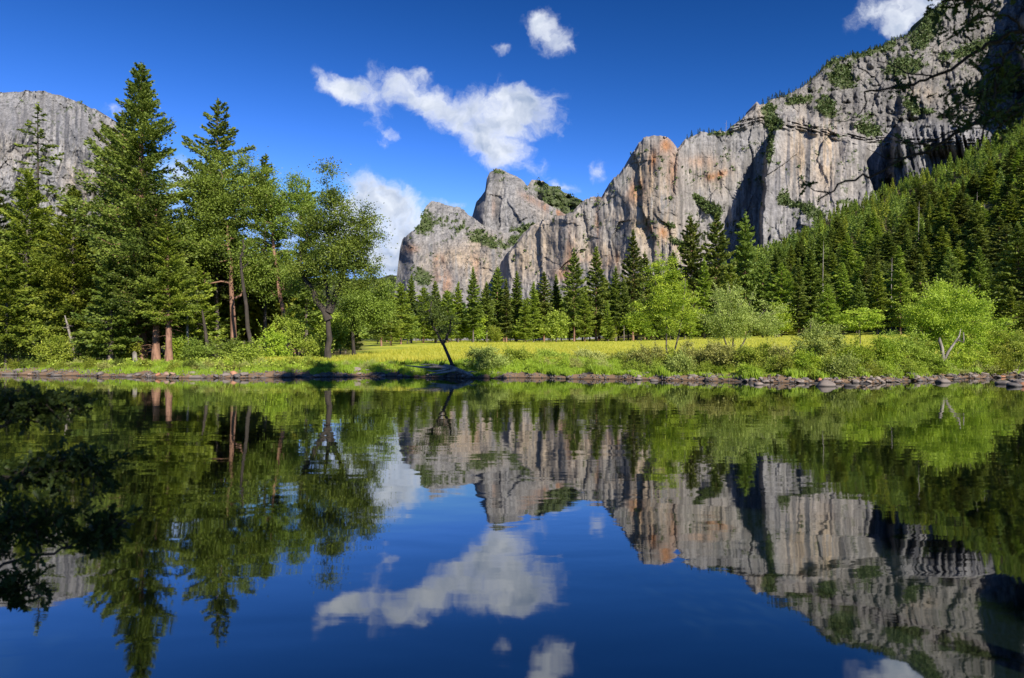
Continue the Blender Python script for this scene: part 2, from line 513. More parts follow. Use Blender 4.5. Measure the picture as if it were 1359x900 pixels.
def relief(name, label, pxs, sky_pts, base, depth, colour, jag=1.2, row=1.0, back=300.0, seed=0.0, kind='structure'):
    """a rock face as real relief: each column rises from the valley floor to the skyline, leaning and folding in depth"""
    sp_ = np.array(sky_pts, float)
    top = np.interp(pxs, sp_[:, 0], sp_[:, 1])
    top = top - jag * (fbm(pxs / 9.0, seed, oct=5, gain=.62) * 2.0 + 1.6 * np.abs(fbm(pxs / 5.0, seed + 4.4, oct=4, gain=.65)) - .8 + 1.1 * np.round(1.5 * fbm(pxs / 7.0, seed + 8.8, oct=3)))
    nr = int((base - top.min()) / row)
    vv = np.linspace(0, 1, nr)
    PX = np.repeat(pxs[None, :], nr, 0)
    PY = base + (top[None, :] - base) * vv[:, None]
    D = depth(PX, PY, top[None, :] + 0 * PX)
    wx = 9 * fbm(PX / 34, PY / 34, 201 + seed, 4, .6)
    wy = 9 * fbm(PX / 34, PY / 34, 231 + seed, 4, .6)
    C, veg = colour(PX, PY, top[None, :] + 0 * PX)
    Xw = (PX - CX) / FPX * D
    Zw = CAMZ + (HY - PY) / FPX * D
    G = np.stack([Xw, D, Zw], -1)
    # behind the skyline the rock goes on and falls away
    lastr = G[-1]
    b1 = lastr + np.array([0, back * .35, -2.0])
    b2 = lastr + np.array([0, back, -back * .5])
    b3 = np.stack([lastr[:, 0], lastr[:, 1] + back * 2.0, np.full(len(pxs), -5.0)], -1)
    G = np.concatenate([G, b1[None], b2[None], b3[None]], 0)
    C = np.concatenate([C, C[-1:], C[-1:], C[-1:]], 0)
    n0, n1 = G.shape[:2]
    ii = np.arange(n0 * n1).reshape(n0, n1)
    F = np.stack([ii[:-1, :-1], ii[:-1, 1:], ii[1:, 1:], ii[1:, :-1]], -1).reshape(-1, 4)
    CC = np.concatenate([np.clip(C, .01, .9), np.ones(C.shape[:2] + (1,))], -1)
    me = mesh_np(name, G.reshape(-1, 3), F, M_ROCK, False, {'col': ('POINT', 'FLOAT_COLOR', CC.reshape(-1, 4))})
    o = link(name, me)
    tag(o, label, 'mountain', kind=kind)
    pts = G[:n0 - 3][..., :]
    SCRUB.append((pts.reshape(-1, 3), veg.ravel(), D.ravel()))
    return top, o


def rock_colour(PX, PY, tan, orange, dark, pale, vegmask, seed, st=1.0, crk=.6):
    """local colour of the granite: water streaks, iron stains, pale fresh rock, lichen, ledge plants, and painted shade where dark carries it"""
    wx = 7 * fbm(PX / 30, PY / 30, seed + 60, 4, .6)
    wy = 7 * fbm(PX / 30, PY / 30, seed + 63, 4, .6)
    PX0, PY0 = PX, PY
    PX, PY = PX + wx * .22, PY + wy
    s1 = fbm(PX / 3.6, PY / 95.0, seed, 4, .6)
    s2 = fbm(PX / 8.0 + 40, PY / 120.0, seed + 3, 5, .6)
    iso = fbm(PX / 26.0, PY / 26.0, seed + 5, 6, .62)
    fine = fbm(PX / 3.0, PY / 3.4, seed + 8, 3, .6)
    g = np.array([.275, .265, .258])[None, None]
    C = g * (1 + .32 * iso + .26 * fine + .28 * st * s1)[..., None]
    def mixin(C, col, a):
        a = np.clip(a, 0, 1)[..., None]
        return C * (1 - a) + np.array(col)[None, None] * a
    C = mixin(C, (.40, .365, .32), pale * sstep(-.2, .35, .9 * s2 + .5 * iso))
    C = mixin(C, (.42, .325, .225), 1.0 * tan * sstep(-.5, .15, .8 * s1 + .5 * iso))
    C = mixin(C, (.42, .20, .085), 1.1 * orange * sstep(-.35, .15, .8 * s2 + .6 * iso))
    C = mixin(C, (.105, .105, .115), dark * sstep(-.05, .35, s1 * .7 + s2 + .2 * iso))
    C = mixin(C, (.13, .125, .12), .55 * sstep(.22, .45, s2))
    sp = fbm(PX / 4.5, PY / 3.4, seed + 12, 3, .6)
    cr = fbm(PX / 8.0, PY / 4.0, seed + 15, 4, .6, ridged=True)
    C = mixin(C, (.08, .08, .08), crk * sstep(.42, .62, cr))
    dg = fbm((PX0 + PY0 * .8) / 16.0, (PY0 - PX0 * .8) / 60.0, seed + 18, 5, .6)
    C = mixin(C, (.10, .098, .10), (.25 + .4 * crk) * sstep(.022, .006, np.abs(dg)))
    dg = fbm((PX0 - PY0 * .35) / 13.0, (PY0 + PX0 * .35) / 70.0, seed + 21, 5, .6)
    C = mixin(C, (.10, .098, .10), (.25 + .4 * crk) * sstep(.022, .006, np.abs(dg)))
    veg = np.clip(vegmask * 1.6 + iso * .6 + sp * .7 - .55, 0, 1) * (vegmask > .03)
    vg = sstep(.15, .5, veg)
    C = mixin(C, (.075, .10, .03), vg * .9)
    # single bushes rooted in joints, everywhere on the face
    dots = sstep(.40, .52, fbm(PX0 / 2.6, PY0 / 2.6, seed + 31, 2, .5)) * sstep(-.05, .3, fbm(PX0 / 18, PY0 / 12, seed + 33, 3))
    C = mixin(C, (.06, .08, .03), .75 * dots)
    vg = np.maximum(vg, .34 * (dots > .6))
    return C, vg


# ---- far blue ridge seen through the valley gap
def dep(PX, PY, T):
    return 7200 + 900 * (463 - PY) / 100 + 300 * fbm(PX / 40, PY / 40, 2, 4)
def colr(PX, PY, T):
    return rock_colour(PX, PY, 0, 0, 0 * PX, .1 + 0 * PX, 1.0 + 0 * PX, 2)[0] * .5, 0 * PX
relief('far_ridge', 'distant blue ridge low in the gap of the valley', np.arange(180, 600, 2.0),
       [(180, 380), (380, 372), (440, 366), (480, 371), (505, 369), (518, 364), (530, 366), (560, 362), (600, 370)], 463, dep, colr, .6, 3.0)

# ---- rounded grey dome behind the left grove
def dep(PX, PY, T):
    up = (463 - PY) / 340.0
    d = 2500 + 330 * up ** 1.5
    d += 240 * sstep(30, -30, PY - T - 12) * 0 + 420 * sstep(60, 0, PY - T)
    d += 110 * fbm(PX / 75, PY / 260, 31, 3) + 42 * fbm(PX / 24 + PY / 70, PY / 60, 33, 5, .55, True) + 8 * fbm(PX / 8, PY / 14, 35, 3, .5) + rugged(PX, PY, 36, 36)
    d += 500 * sstep(150, 185, PX)
    return d
def colr(PX, PY, T):
    tan = .7 * blob(PX, PY, 108, 250, 26, 40) + .4 * blob(PX, PY, 140, 180, 14, 30) + .3 * blob(PX, PY, 20, 200, 40, 30)
    dark = .15 + .75 * blob(PX, PY, 75, 190, 28, 50, 15) + .4 * blob(PX, PY, 20, 170, 30, 30) + .5 * blob(PX, PY, 100, 150, 14, 30)
    veg = .55 * blob(PX, PY, 110, 138, 22, 7, 30)
    Cc, vg_ = rock_colour(PX, PY, tan, 0 * PX, dark, .45 + 0 * PX, veg, 30, 1.3)
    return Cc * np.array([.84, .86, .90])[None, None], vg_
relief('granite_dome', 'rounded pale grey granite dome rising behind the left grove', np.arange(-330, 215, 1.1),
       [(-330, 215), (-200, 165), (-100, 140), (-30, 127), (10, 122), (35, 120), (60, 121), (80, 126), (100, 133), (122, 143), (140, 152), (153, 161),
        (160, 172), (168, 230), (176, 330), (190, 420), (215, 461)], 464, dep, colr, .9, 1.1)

# ---- green shouldered peak at the very back
def dep(PX, PY, T):
    return 3500 + 500 * (300 - PY) / 80 + 160 * fbm(PX / 26, PY / 26, 41, 5, .55, True)
def colr(PX, PY, T):
    return rock_colour(PX, PY, .3 * blob(PX, PY, 720, 242, 16, 6), 0 * PX, 0 * PX, .3 + 0 * PX, .42 + .5 * blob(PX, PY, 745, 265, 40, 16, 20), 42)
relief('peak', 'green flecked summit standing behind the tall grey spire', np.arange(690, 830, 1.0),
       [(690, 262), (700, 246), (706, 238), (712, 238), (722, 241), (730, 246), (737, 247), (745, 252), (757, 258), (766, 262), (776, 268), (790, 276), (830, 300)],
       420, dep, colr, .7, 1.2)

# ---- tall grey spire
def dep(PX, PY, T):
    d = 2950 + 420 * np.clip((340 - PY) / 120, -1, 1) + 260 * sstep(645, 622, PX) + 100 * sstep(690, 760, PX)
    d += 36 * fbm(PX / 26, PY / 40, 51, 4, .5, True) + 10 * fbm(PX / 8, PY / 11, 52, 3, .5) + rugged(PX, PY, 54, 22)
    return d + 120 * sstep(14, 0, PY - T)
def colr(PX, PY, T):
    org = .95 * blob(PX, PY, 734, 280, 20, 6, 28) + .4 * blob(PX, PY, 700, 262, 12, 5, 30) + .4 * blob(PX, PY, 655, 275, 5, 12)
    tan = .35 * blob(PX, PY, 725, 290, 34, 8, 25) + .5 * blob(PX, PY, 634, 270, 5, 14)
    veg = .75 * blob(PX, PY, 660, 228, 18, 5, 8) + .95 * blob(PX, PY, 690, 308, 22, 8, -10) + .35 * blob(PX, PY, 705, 298, 30, 9, 20)
    Cc, vg_ = rock_colour(PX, PY, tan, org, .4 + 0 * PX, .6 * blob(PX, PY, 668, 270, 30, 36), veg, 53)
    return Cc * .88, vg_
relief('rock_spire', 'tall pointed grey rock spire with a rust red stain on its shoulder', np.arange(612, 850, .9),
       [(612, 325), (622, 300), (627, 286), (632, 268), (639, 259), (644, 252), (646, 236), (650, 228), (658, 224), (668, 225), (680, 231), (692, 237), (700, 246),
        (707, 256), (716, 265), (728, 271), (742, 279), (755, 285), (775, 292), (850, 330)], 430, dep, colr, .7, .9)

# ---- lower broken buttress
def dep(PX, PY, T):
    d = 2480 + 560 * np.clip((400 - PY) / 130, 0, 1.2) ** 1.2 + 230 * sstep(552, 520, PX)
    d += 120 * sstep(652, 674, PX) + 42 * fbm(PX / 34, PY / 55, 61, 4, .5, True) + 10 * fbm(PX / 8, PY / 10, 62, 3, .5) + rugged(PX, PY, 64, 20)
    return d
def colr(PX, PY, T):
    tan = .9 * blob(PX, PY, 636, 355, 26, 36) + .7 * blob(PX, PY, 600, 340, 20, 16) + .5 * blob(PX, PY, 570, 350, 18, 22) + .4 * blob(PX, PY, 650, 320, 26, 12)
    org = .8 * blob(PX, PY, 588, 372, 10, 18, -15) + .7 * blob(PX, PY, 583, 345, 6, 7) + .7 * blob(PX, PY, 545, 330, 10, 6) + .45 * blob(PX, PY, 628, 360, 10, 24)
    veg = .8 * blob(PX, PY, 650, 322, 34, 10, 18) + 1.0 * blob(PX, PY, 690, 316, 16, 10, -35) + .8 * blob(PX, PY, 562, 368, 18, 16) + .32 * blob(PX, PY, 586, 292, 34, 15, 18) + .8 * blob(PX, PY, 562, 300, 12, 16)
    veg = veg + .2 * blob(PX, PY, 620, 300, 50, 12, 20) + .6 * blob(PX, PY, 600, 392, 14, 10)
    Cc, vg_ = rock_colour(PX, PY, tan, org, .3 + .6 * blob(PX, PY, 668, 370, 9, 26, 15), .3 + 0 * PX, veg, 63)
    return Cc * .86, vg_
relief('rock_buttress', 'lower broken buttress with scrub green shelf left of the dark waterfall cleft', np.arange(512, 716, .85),
       [(512, 463), (520, 420), (523, 395), (527, 362), (531, 330), (534, 318), (540, 311), (548, 306), (556, 300), (560, 288), (566, 270), (572, 267), (582, 268), (592, 271),
        (605, 275), (614, 278), (626, 287), (640, 297), (655, 304), (670, 308), (684, 306), (700, 312), (716, 345)], 464, dep, colr, .9, .9)

# ---- the long main wall: leaning nose, recessed wall, sheer buttress and the ledgy slope above them
WALL_SKY = [(640, 463), (655, 440), (660, 390), (664, 350), (670, 338), (676, 331), (684, 322), (690, 313), (700, 303), (712, 294), (724, 292), (736, 288), (748, 284), (757, 280),
            (770, 270), (779, 262), (788, 257), (798, 261), (803, 252), (812, 241), (820, 231), (829, 220), (838, 205), (844, 197), (848, 188), (855, 183), (864, 180), (876, 179), (886, 182),
            (894, 190), (899, 197), (904, 190), (912, 183), (920, 177), (930, 173), (942, 175), (950, 176), (962, 173), (972, 166), (983, 158), (992, 150), (1001, 143), (1004, 134), (1008, 140),
            (1020, 133), (1032, 128), (1045, 124), (1060, 118), (1072, 108), (1084, 100), (1094, 89), (1104, 80), (1118, 77), (1132, 72), (1148, 68), (1160, 64), (1176, 58), (1190, 52),
            (1206, 44), (1220, 36), (1228, 20), (1240, 10), (1256, 2), (1275, -14), (1300, -30), (1340, -52), (1400, -80), (1500, -105), (1700, -120), (1900, -60)]
E_POLY = [(1011, 470), (1009, 300), (1013, 255), (1014, 215), (1022, 186), (1034, 160), (1042, 150), (1062, 150), (1085, 160), (1108, 172), (1130, 185), (1152, 192), (1150, 214), (1160, 252), (1178, 290), (1190, 470)]
F_POLY = [(1182, 470), (1186, 260), (1180, 228), (1184, 190), (1192, 168), (1230, 158), (1290, 168), (1340, 190), (1420, 200), (1420, 470)]
H_POLY = [(1368, 140), (1352, 70), (1358, 20), (1376, -60), (1950, -200), (1950, 470), (1460, 470), (1405, 190)]
K_POLY = [(1188, 160), (1194, 128), (1212, 112), (1250, 108), (1262, 128), (1268, 150), (1240, 160)]
C_POLY = [(835, 470), (838, 330), (846, 260), (850, 210), (856, 185), (880, 176), (896, 188), (900, 240), (903, 290), (915, 320), (925, 470)]
def dep(PX, PY, T):
    up = np.clip((463 - PY) / 300.0, 0, 2)
    d = 2350 + 150 * up
    d = d - 260 * sstep(640, 860, PX) * 1.0
    d += 150 * sstep(676, 662, PX)
    d -= 70 * sstep(-34, 34, poly_sd(PX, PY, C_POLY))
    # ledge slope leans back above the sheer faces
    lean = np.interp(PX, [640, 880, 960, 1010, 1150, 1300, 1900], [0, 0, 170, 158, 185, 185, 185])
    d += np.where(PX > 880, 3.6 * np.maximum(lean - PY, 0), 0)
    d += 60 * sstep(900, 1010, PX)
    d -= (90 + 1.9 * np.clip(PY - 180, 0, 110)) * sstep(-2.5, 3.5, poly_sd(PX, PY, E_POLY) + 2.0 * fbm(PX / 9, PY / 12, 71, 3))
    d -= 270 * sstep(-4, 5, poly_sd(PX, PY, F_POLY) + 5.0 * fbm(PX / 12, PY / 12, 72, 4))
    d -= 350 * sstep(-5, 7, poly_sd(PX, PY, H_POLY) + 7.0 * fbm(PX / 14, PY / 14, 73, 4))
    d -= 70 * sstep(-4, 6, poly_sd(PX, PY, K_POLY))
    d += 46 * sstep(1150, 1186, PX) * sstep(190, 214, PY)
    sheer = sstep(-6, 14, PY - lean)
    d += (70 - 28 * sheer) * fbm(PX / 42, PY / 85, 74, 3)
    d += (28 - 21 * sheer) * fbm(PX / 15, PY / (16 + 30 * sheer), 75, 4, .5, True)
    d += 2.5 * fbm(PX / 6, PY / 22, 76, 3, .5, True) * sheer
    d += (8 - 6.5 * sheer) * fbm(PX / 5, PY / 6, 77, 3, .5)
    fl = sstep(5, 20, poly_sd(PX, PY, F_POLY))
    d += 40 * fl * fbm(PX / 9 - PY / 40, PY / 60, 78, 3, .5, True)
    d += rugged(PX, PY, 79, 30 - 22 * sheer) + sheer * 16 * facets(PX + 8 * fbm(PX / 30, PY / 40, 91, 3), PY / 2.6, 30, 92)
    d += 25 * sstep(5, 0, PY - T)
    return d
def colr(PX, PY, T):
    tan = .75 * blob(PX, PY, 872, 255, 22, 60) + .7 * blob(PX, PY, 850, 240, 12, 40) + .9 * blob(PX, PY, 848, 300, 34, 10, 18) + .35 * blob(PX, PY, 735, 320, 40, 50)
    tan = tan + .6 * blob(PX, PY, 805, 340, 30, 22) + .7 * blob(PX, PY, 948, 228, 28, 26) + .8 * blob(PX, PY, 1062, 200, 16, 46) + .7 * blob(PX, PY, 1098, 205, 12, 46)
    tan = tan + .5 * blob(PX, PY, 1235, 125, 12, 16) + .6 * blob(PX, PY, 1210, 120, 10, 12) + .4 * blob(PX, PY, 1010, 150, 18, 14) + .5 * blob(PX, PY, 690, 350, 18, 26)
    tan = tan + .2 * blob(PX, PY, 780, 330, 110, 60) + .2 * blob(PX, PY, 870, 270, 60, 90) + .25 * blob(PX, PY, 715, 340, 30, 40) + .35 * blob(PX, PY, 1085, 210, 60, 60) + .5 * blob(PX, PY, 890, 330, 40, 30)
    org = 1.0 * blob(PX, PY, 884, 193, 8, 9) + .95 * blob(PX, PY, 868, 212, 7, 14, 15) + .9 * blob(PX, PY, 845, 253, 11, 16, 25) + .7 * blob(PX, PY, 893, 225, 7, 26)
    org = org + .9 * blob(PX, PY, 880, 309, 6, 8, -25) + .8 * blob(PX, PY, 862, 303, 6, 6) + .9 * blob(PX, PY, 955, 232, 12, 5, -20) + .8 * blob(PX, PY, 940, 235, 6, 5)
    org = org + .5 * blob(PX, PY, 793, 262, 9, 5) + .6 * blob(PX, PY, 757, 330, 6, 30, 6) + .5 * blob(PX, PY, 793, 300, 4, 22) + .6 * blob(PX, PY, 748, 365, 14, 8) + .6 * blob(PX, PY, 825, 345, 14, 9)
    org = org + .35 * blob(PX, PY, 780, 350, 30, 12) + .4 * blob(PX, PY, 930, 215, 20, 8)
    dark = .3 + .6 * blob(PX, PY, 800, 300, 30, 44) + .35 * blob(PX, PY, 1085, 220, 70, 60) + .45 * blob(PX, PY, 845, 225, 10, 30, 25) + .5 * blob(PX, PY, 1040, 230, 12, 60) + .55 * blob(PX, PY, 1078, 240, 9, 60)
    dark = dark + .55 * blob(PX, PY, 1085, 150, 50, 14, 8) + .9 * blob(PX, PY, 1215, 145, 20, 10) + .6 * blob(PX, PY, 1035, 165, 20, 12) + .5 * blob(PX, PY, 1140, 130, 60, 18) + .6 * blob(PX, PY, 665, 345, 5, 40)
    pale = 1.0 * blob(PX, PY, 1128, 240, 22, 60) + 1.0 * blob(PX, PY, 878, 270, 24, 46) + 1.0 * blob(PX, PY, 945, 250, 24, 30) + .8 * blob(PX, PY, 1075, 210, 36, 60) + .5 * blob(PX, PY, 800, 330, 60, 40) + .6 * blob(PX, PY, 1255, 95, 40, 16, -25)
    pale = pale + .8 * blob(PX, PY, 1285, 140, 26, 12) + .6 * blob(PX, PY, 1150, 100, 30, 5, -12) + .5 * blob(PX, PY, 915, 215, 20, 20) + .8 * blob(PX, PY, 1240, 65, 16, 12, -30) + .6 * blob(PX, PY, 820, 370, 40, 20)
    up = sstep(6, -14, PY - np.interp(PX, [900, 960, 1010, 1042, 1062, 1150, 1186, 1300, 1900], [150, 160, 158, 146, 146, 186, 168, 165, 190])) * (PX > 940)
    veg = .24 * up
    for b in [(1022, 155, 10, 14, 0), (1030, 165, 12, 8, 0), (1098, 145, 16, 12, 30), (1120, 108, 12, 8, -20), (1112, 96, 16, 7, -30), (1192, 88, 16, 12, -30), (1212, 88, 12, 8, 0), (1172, 56, 18, 5, -20),
              (1228, 42, 12, 20, 25), (1240, 20, 14, 8, -40), (1155, 172, 16, 7, 15), (1208, 140, 8, 10, 0), (1225, 148, 14, 4, 0), (1150, 70, 30, 5, -15), (1100, 84, 18, 5, -30),
              (930, 268, 16, 6, 38), (950, 280, 14, 8, 20), (1060, 272, 20, 6, 8), (1040, 262, 8, 10, 0), (1022, 195, 5, 26, 5), (960, 178, 22, 3, 0), (1080, 285, 16, 7, 0), (1120, 268, 14, 5, 0),
              (890, 300, 12, 4, 15), (1195, 215, 14, 8, -15), (1300, 60, 40, 8, -20), (1330, 120, 30, 8, -10), (1060, 133, 22, 5, -8), (1240, 195, 20, 6, -10), (900, 322, 16, 6, 20)]:
        veg = veg + .95 * blob(PX, PY, *b)
    st = .6 + 1.5 * sstep(0, 20, PY - np.interp(PX, [900, 1150, 1900], [150, 190, 190]))
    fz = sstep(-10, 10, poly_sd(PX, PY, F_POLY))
    dark = dark + .7 * fz  # shadow over the right-hand face is put into the rock colour
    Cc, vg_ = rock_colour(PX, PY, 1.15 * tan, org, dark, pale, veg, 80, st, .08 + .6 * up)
    dim = .93 - .22 * np.clip(up, 0, 1) * sstep(1000, 1080, PX) - .15 * fz  # weaker light on the upper slope and right face put into the colour
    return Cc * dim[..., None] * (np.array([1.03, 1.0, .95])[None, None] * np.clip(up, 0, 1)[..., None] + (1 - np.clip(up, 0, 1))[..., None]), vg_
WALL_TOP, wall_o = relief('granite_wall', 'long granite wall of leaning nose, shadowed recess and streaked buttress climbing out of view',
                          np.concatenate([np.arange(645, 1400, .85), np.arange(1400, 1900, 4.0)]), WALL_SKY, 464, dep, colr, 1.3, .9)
# ------------------------------------------------------------------ plants: shape makers
def unit(a):
    return a / np.maximum(np.linalg.norm(a, axis=-1, keepdims=True), 1e-9)


class Geo:
    """collects tubes and leaf cards"""
    def __init__(s):
        s.V, s.F, s.n, s.A = [], [], 0, []
    def tube(s, pts, rad, sides=5):
        pts = np.asarray(pts, float)
        rad = np.asarray(rad, float)
        k = len(pts)
        tg = np.gradient(pts, axis=0)
        tg = unit(tg)
        ref = np.where(np.abs(tg[:, 2:3]) > .9, [[1, 0, 0]], [[0, 0, 1]])
        a = unit(np.cross(tg, ref))
        b = np.cross(tg, a)
        th = np.arange(sides) / sides * 2 * PI
        ring = pts[:, None] + rad[:, None, None] * (np.cos(th)[None, :, None] * a[:, None] + np.sin(th)[None, :, None] * b[:, None])
        s.V.append(ring.reshape(-1, 3))
        i = np.arange(k * sides).reshape(k, sides) + s.n
        f = np.stack([i[:-1], np.roll(i[:-1], -1, 1), np.roll(i[1:], -1, 1), i[1:]], -1).reshape(-1, 4)
        s.F.append(f)
        s.n += k * sides
    def cards(s, C, A, ln, wd, rng, v=None, nrm=None):
        """rhombic leaf cards; C centres, A long axes"""
        N = len(C)
        A = unit(A)
        rnd = rng.normal(size=(N, 3)) if nrm is None else nrm
        B = unit(np.cross(A, rnd))
        ln = np.broadcast_to(ln, (N,))[:, None] / 2
        wd = np.broadcast_to(wd, (N,))[:, None] / 2
        q = np.stack([C - A * ln, C + B * wd - A * ln * .1, C + A * ln, C - B * wd - A * ln * .1], 1)
        s.V.append(q.reshape(-1, 3))
        s.F.append(np.arange(4 * N).reshape(N, 4) + s.n)
        s.n += 4 * N
        s.A.append(np.clip(v if v is not None else rng.random(N), 0, 1))
    def mesh(s, name, mat, leaf=False, smooth=False):
        V = np.concatenate(s.V)
        F = np.concatenate(s.F)
        at = {'v': ('FACE', 'FLOAT', np.concatenate(s.A))} if leaf else None
        return mesh_np(name, V, F, mat, smooth, at)


def conifer(seed, H, Rr, cb=.2, nb=110, per=26, card=.5, up=.35, low=-.25, gap=.0, pw=.75, bark=None, leaf=None, dead=.35, tr=.011, sway=.01, crown_irreg=.25):
    """straight trunk, whorled limbs, sprays of needles; returns trunk mesh and crown mesh with the base at the origin"""
    rng = np.random.default_rng(seed)
    W, L = Geo(), Geo()
    zz = np.linspace(0, 1, 9)
    ph = rng.random(2) * 6
    px_ = np.sin(zz * 3 + ph[0]) * sway * H * zz
    py_ = np.cos(zz * 2.4 + ph[1]) * sway * H * zz
    pts = np.stack([px_, py_, zz * H], 1)
    rad = H * tr * (1 - zz) ** .85 + .012 * H * .12
    rad[0] *= 1.35
    W.tube(pts, rad, 8)
    golden = 2.39996
    for i in range(nb):
        tp = min(1, max(0, (i + rng.random()) / nb)) ** .92
        t = cb + (1 - cb) * tp
        prof = (1 - tp) ** pw * min(1.0, .45 + tp * 3.2) + .035
        az = i * golden + rng.normal() * .35
        irr = 1 + crown_irreg * math.sin(az * 2 + t * 11 + seed) + crown_irreg * rng.normal() * .7
        ln = Rr * prof * max(.25, irr)
        if rng.random() < gap:
            ln *= .45
        el = low + (up - low) * tp + rng.normal() * .12
        base = np.array([np.interp(t, zz, pts[:, 0]), np.interp(t, zz, pts[:, 1]), t * H])
        d = np.array([math.cos(az) * math.cos(el), math.sin(az) * math.cos(el), math.sin(el)])
        tip = base + d * ln + np.array([0, 0, ln * (.12 * rng.random())])
        mid = base + d * ln * .5 - np.array([0, 0, ln * .06])
        br = np.stack([base, mid, tip])
        W.tube(br, np.array([H * .0022, H * .0014, H * .0003]) * (1.2 - .6 * tp), 3)
        n = max(4, int(per * (ln / Rr) ** 1.15 * (1 + .5 * rng.random())))
        s_ = .18 + .85 * rng.random(n) ** .8
        side = unit(np.cross(d, [0, 0, 1.0]))
        lat = rng.normal(size=n) * .17 * ln * (1.15 - s_ * .7)
        bp_ = base[None] * (1 - s_[:, None]) + tip[None] * s_[:, None] - np.array([0, 0, 1])[None] * (ln * .06 * np.sin(s_ * PI))[:, None]
        C = bp_ + side[None] * lat[:, None] + np.array([0, 0, 1])[None] * (rng.normal(size=n) * .035 * ln - np.abs(lat) * .25)[:, None]
        A = d[None] * (.6 + .5 * rng.random((n, 1))) + side[None] * np.sign(lat)[:, None] * (.7 * rng.random((n, 1))) + rng.normal(size=(n, 3)) * .3
        tone = .5 + .2 * rng.normal() + .22 * rng.normal(size=n)
        L.cards(C, A, card * (.7 + .6 * rng.random(n)), card * .5 * (.7 + .6 * rng.random(n)), rng, tone,
                nrm=np.array([0, 0, .55])[None] + .35 * d[None] + rng.normal(size=(n, 3)) * .8)
    # leader tuft
    n = int(per * .8)
    C = pts[-1][None] + rng.normal(size=(n, 3)) * [card * .22, card * .22, card * .7] - [0, 0, card * .3]
    L.cards(C, rng.normal(size=(n, 3)) + [0, 0, 1.5], card * .6, card * .3, rng)
    # bare lower limbs
    for i in range(int(dead * 30)):
        z = H * cb * (.3 + .75 * rng.random())
        az = rng.random() * 6.28
        ln = Rr * (.2 + .35 * rng.random())
        b = np.array([0, 0, z])
        e = b + np.array([math.cos(az) * ln, math.sin(az) * ln, -ln * .25 * rng.random()])
        W.tube(np.stack([b, (b + e) / 2 + [0, 0, .05 * ln], e]), np.array([.0016, .001, .0003]) * H, 3)
    return W.mesh('trunk', bark or M_BARK_R, smooth=True), L.mesh('crown', leaf or M_CON, leaf=True)


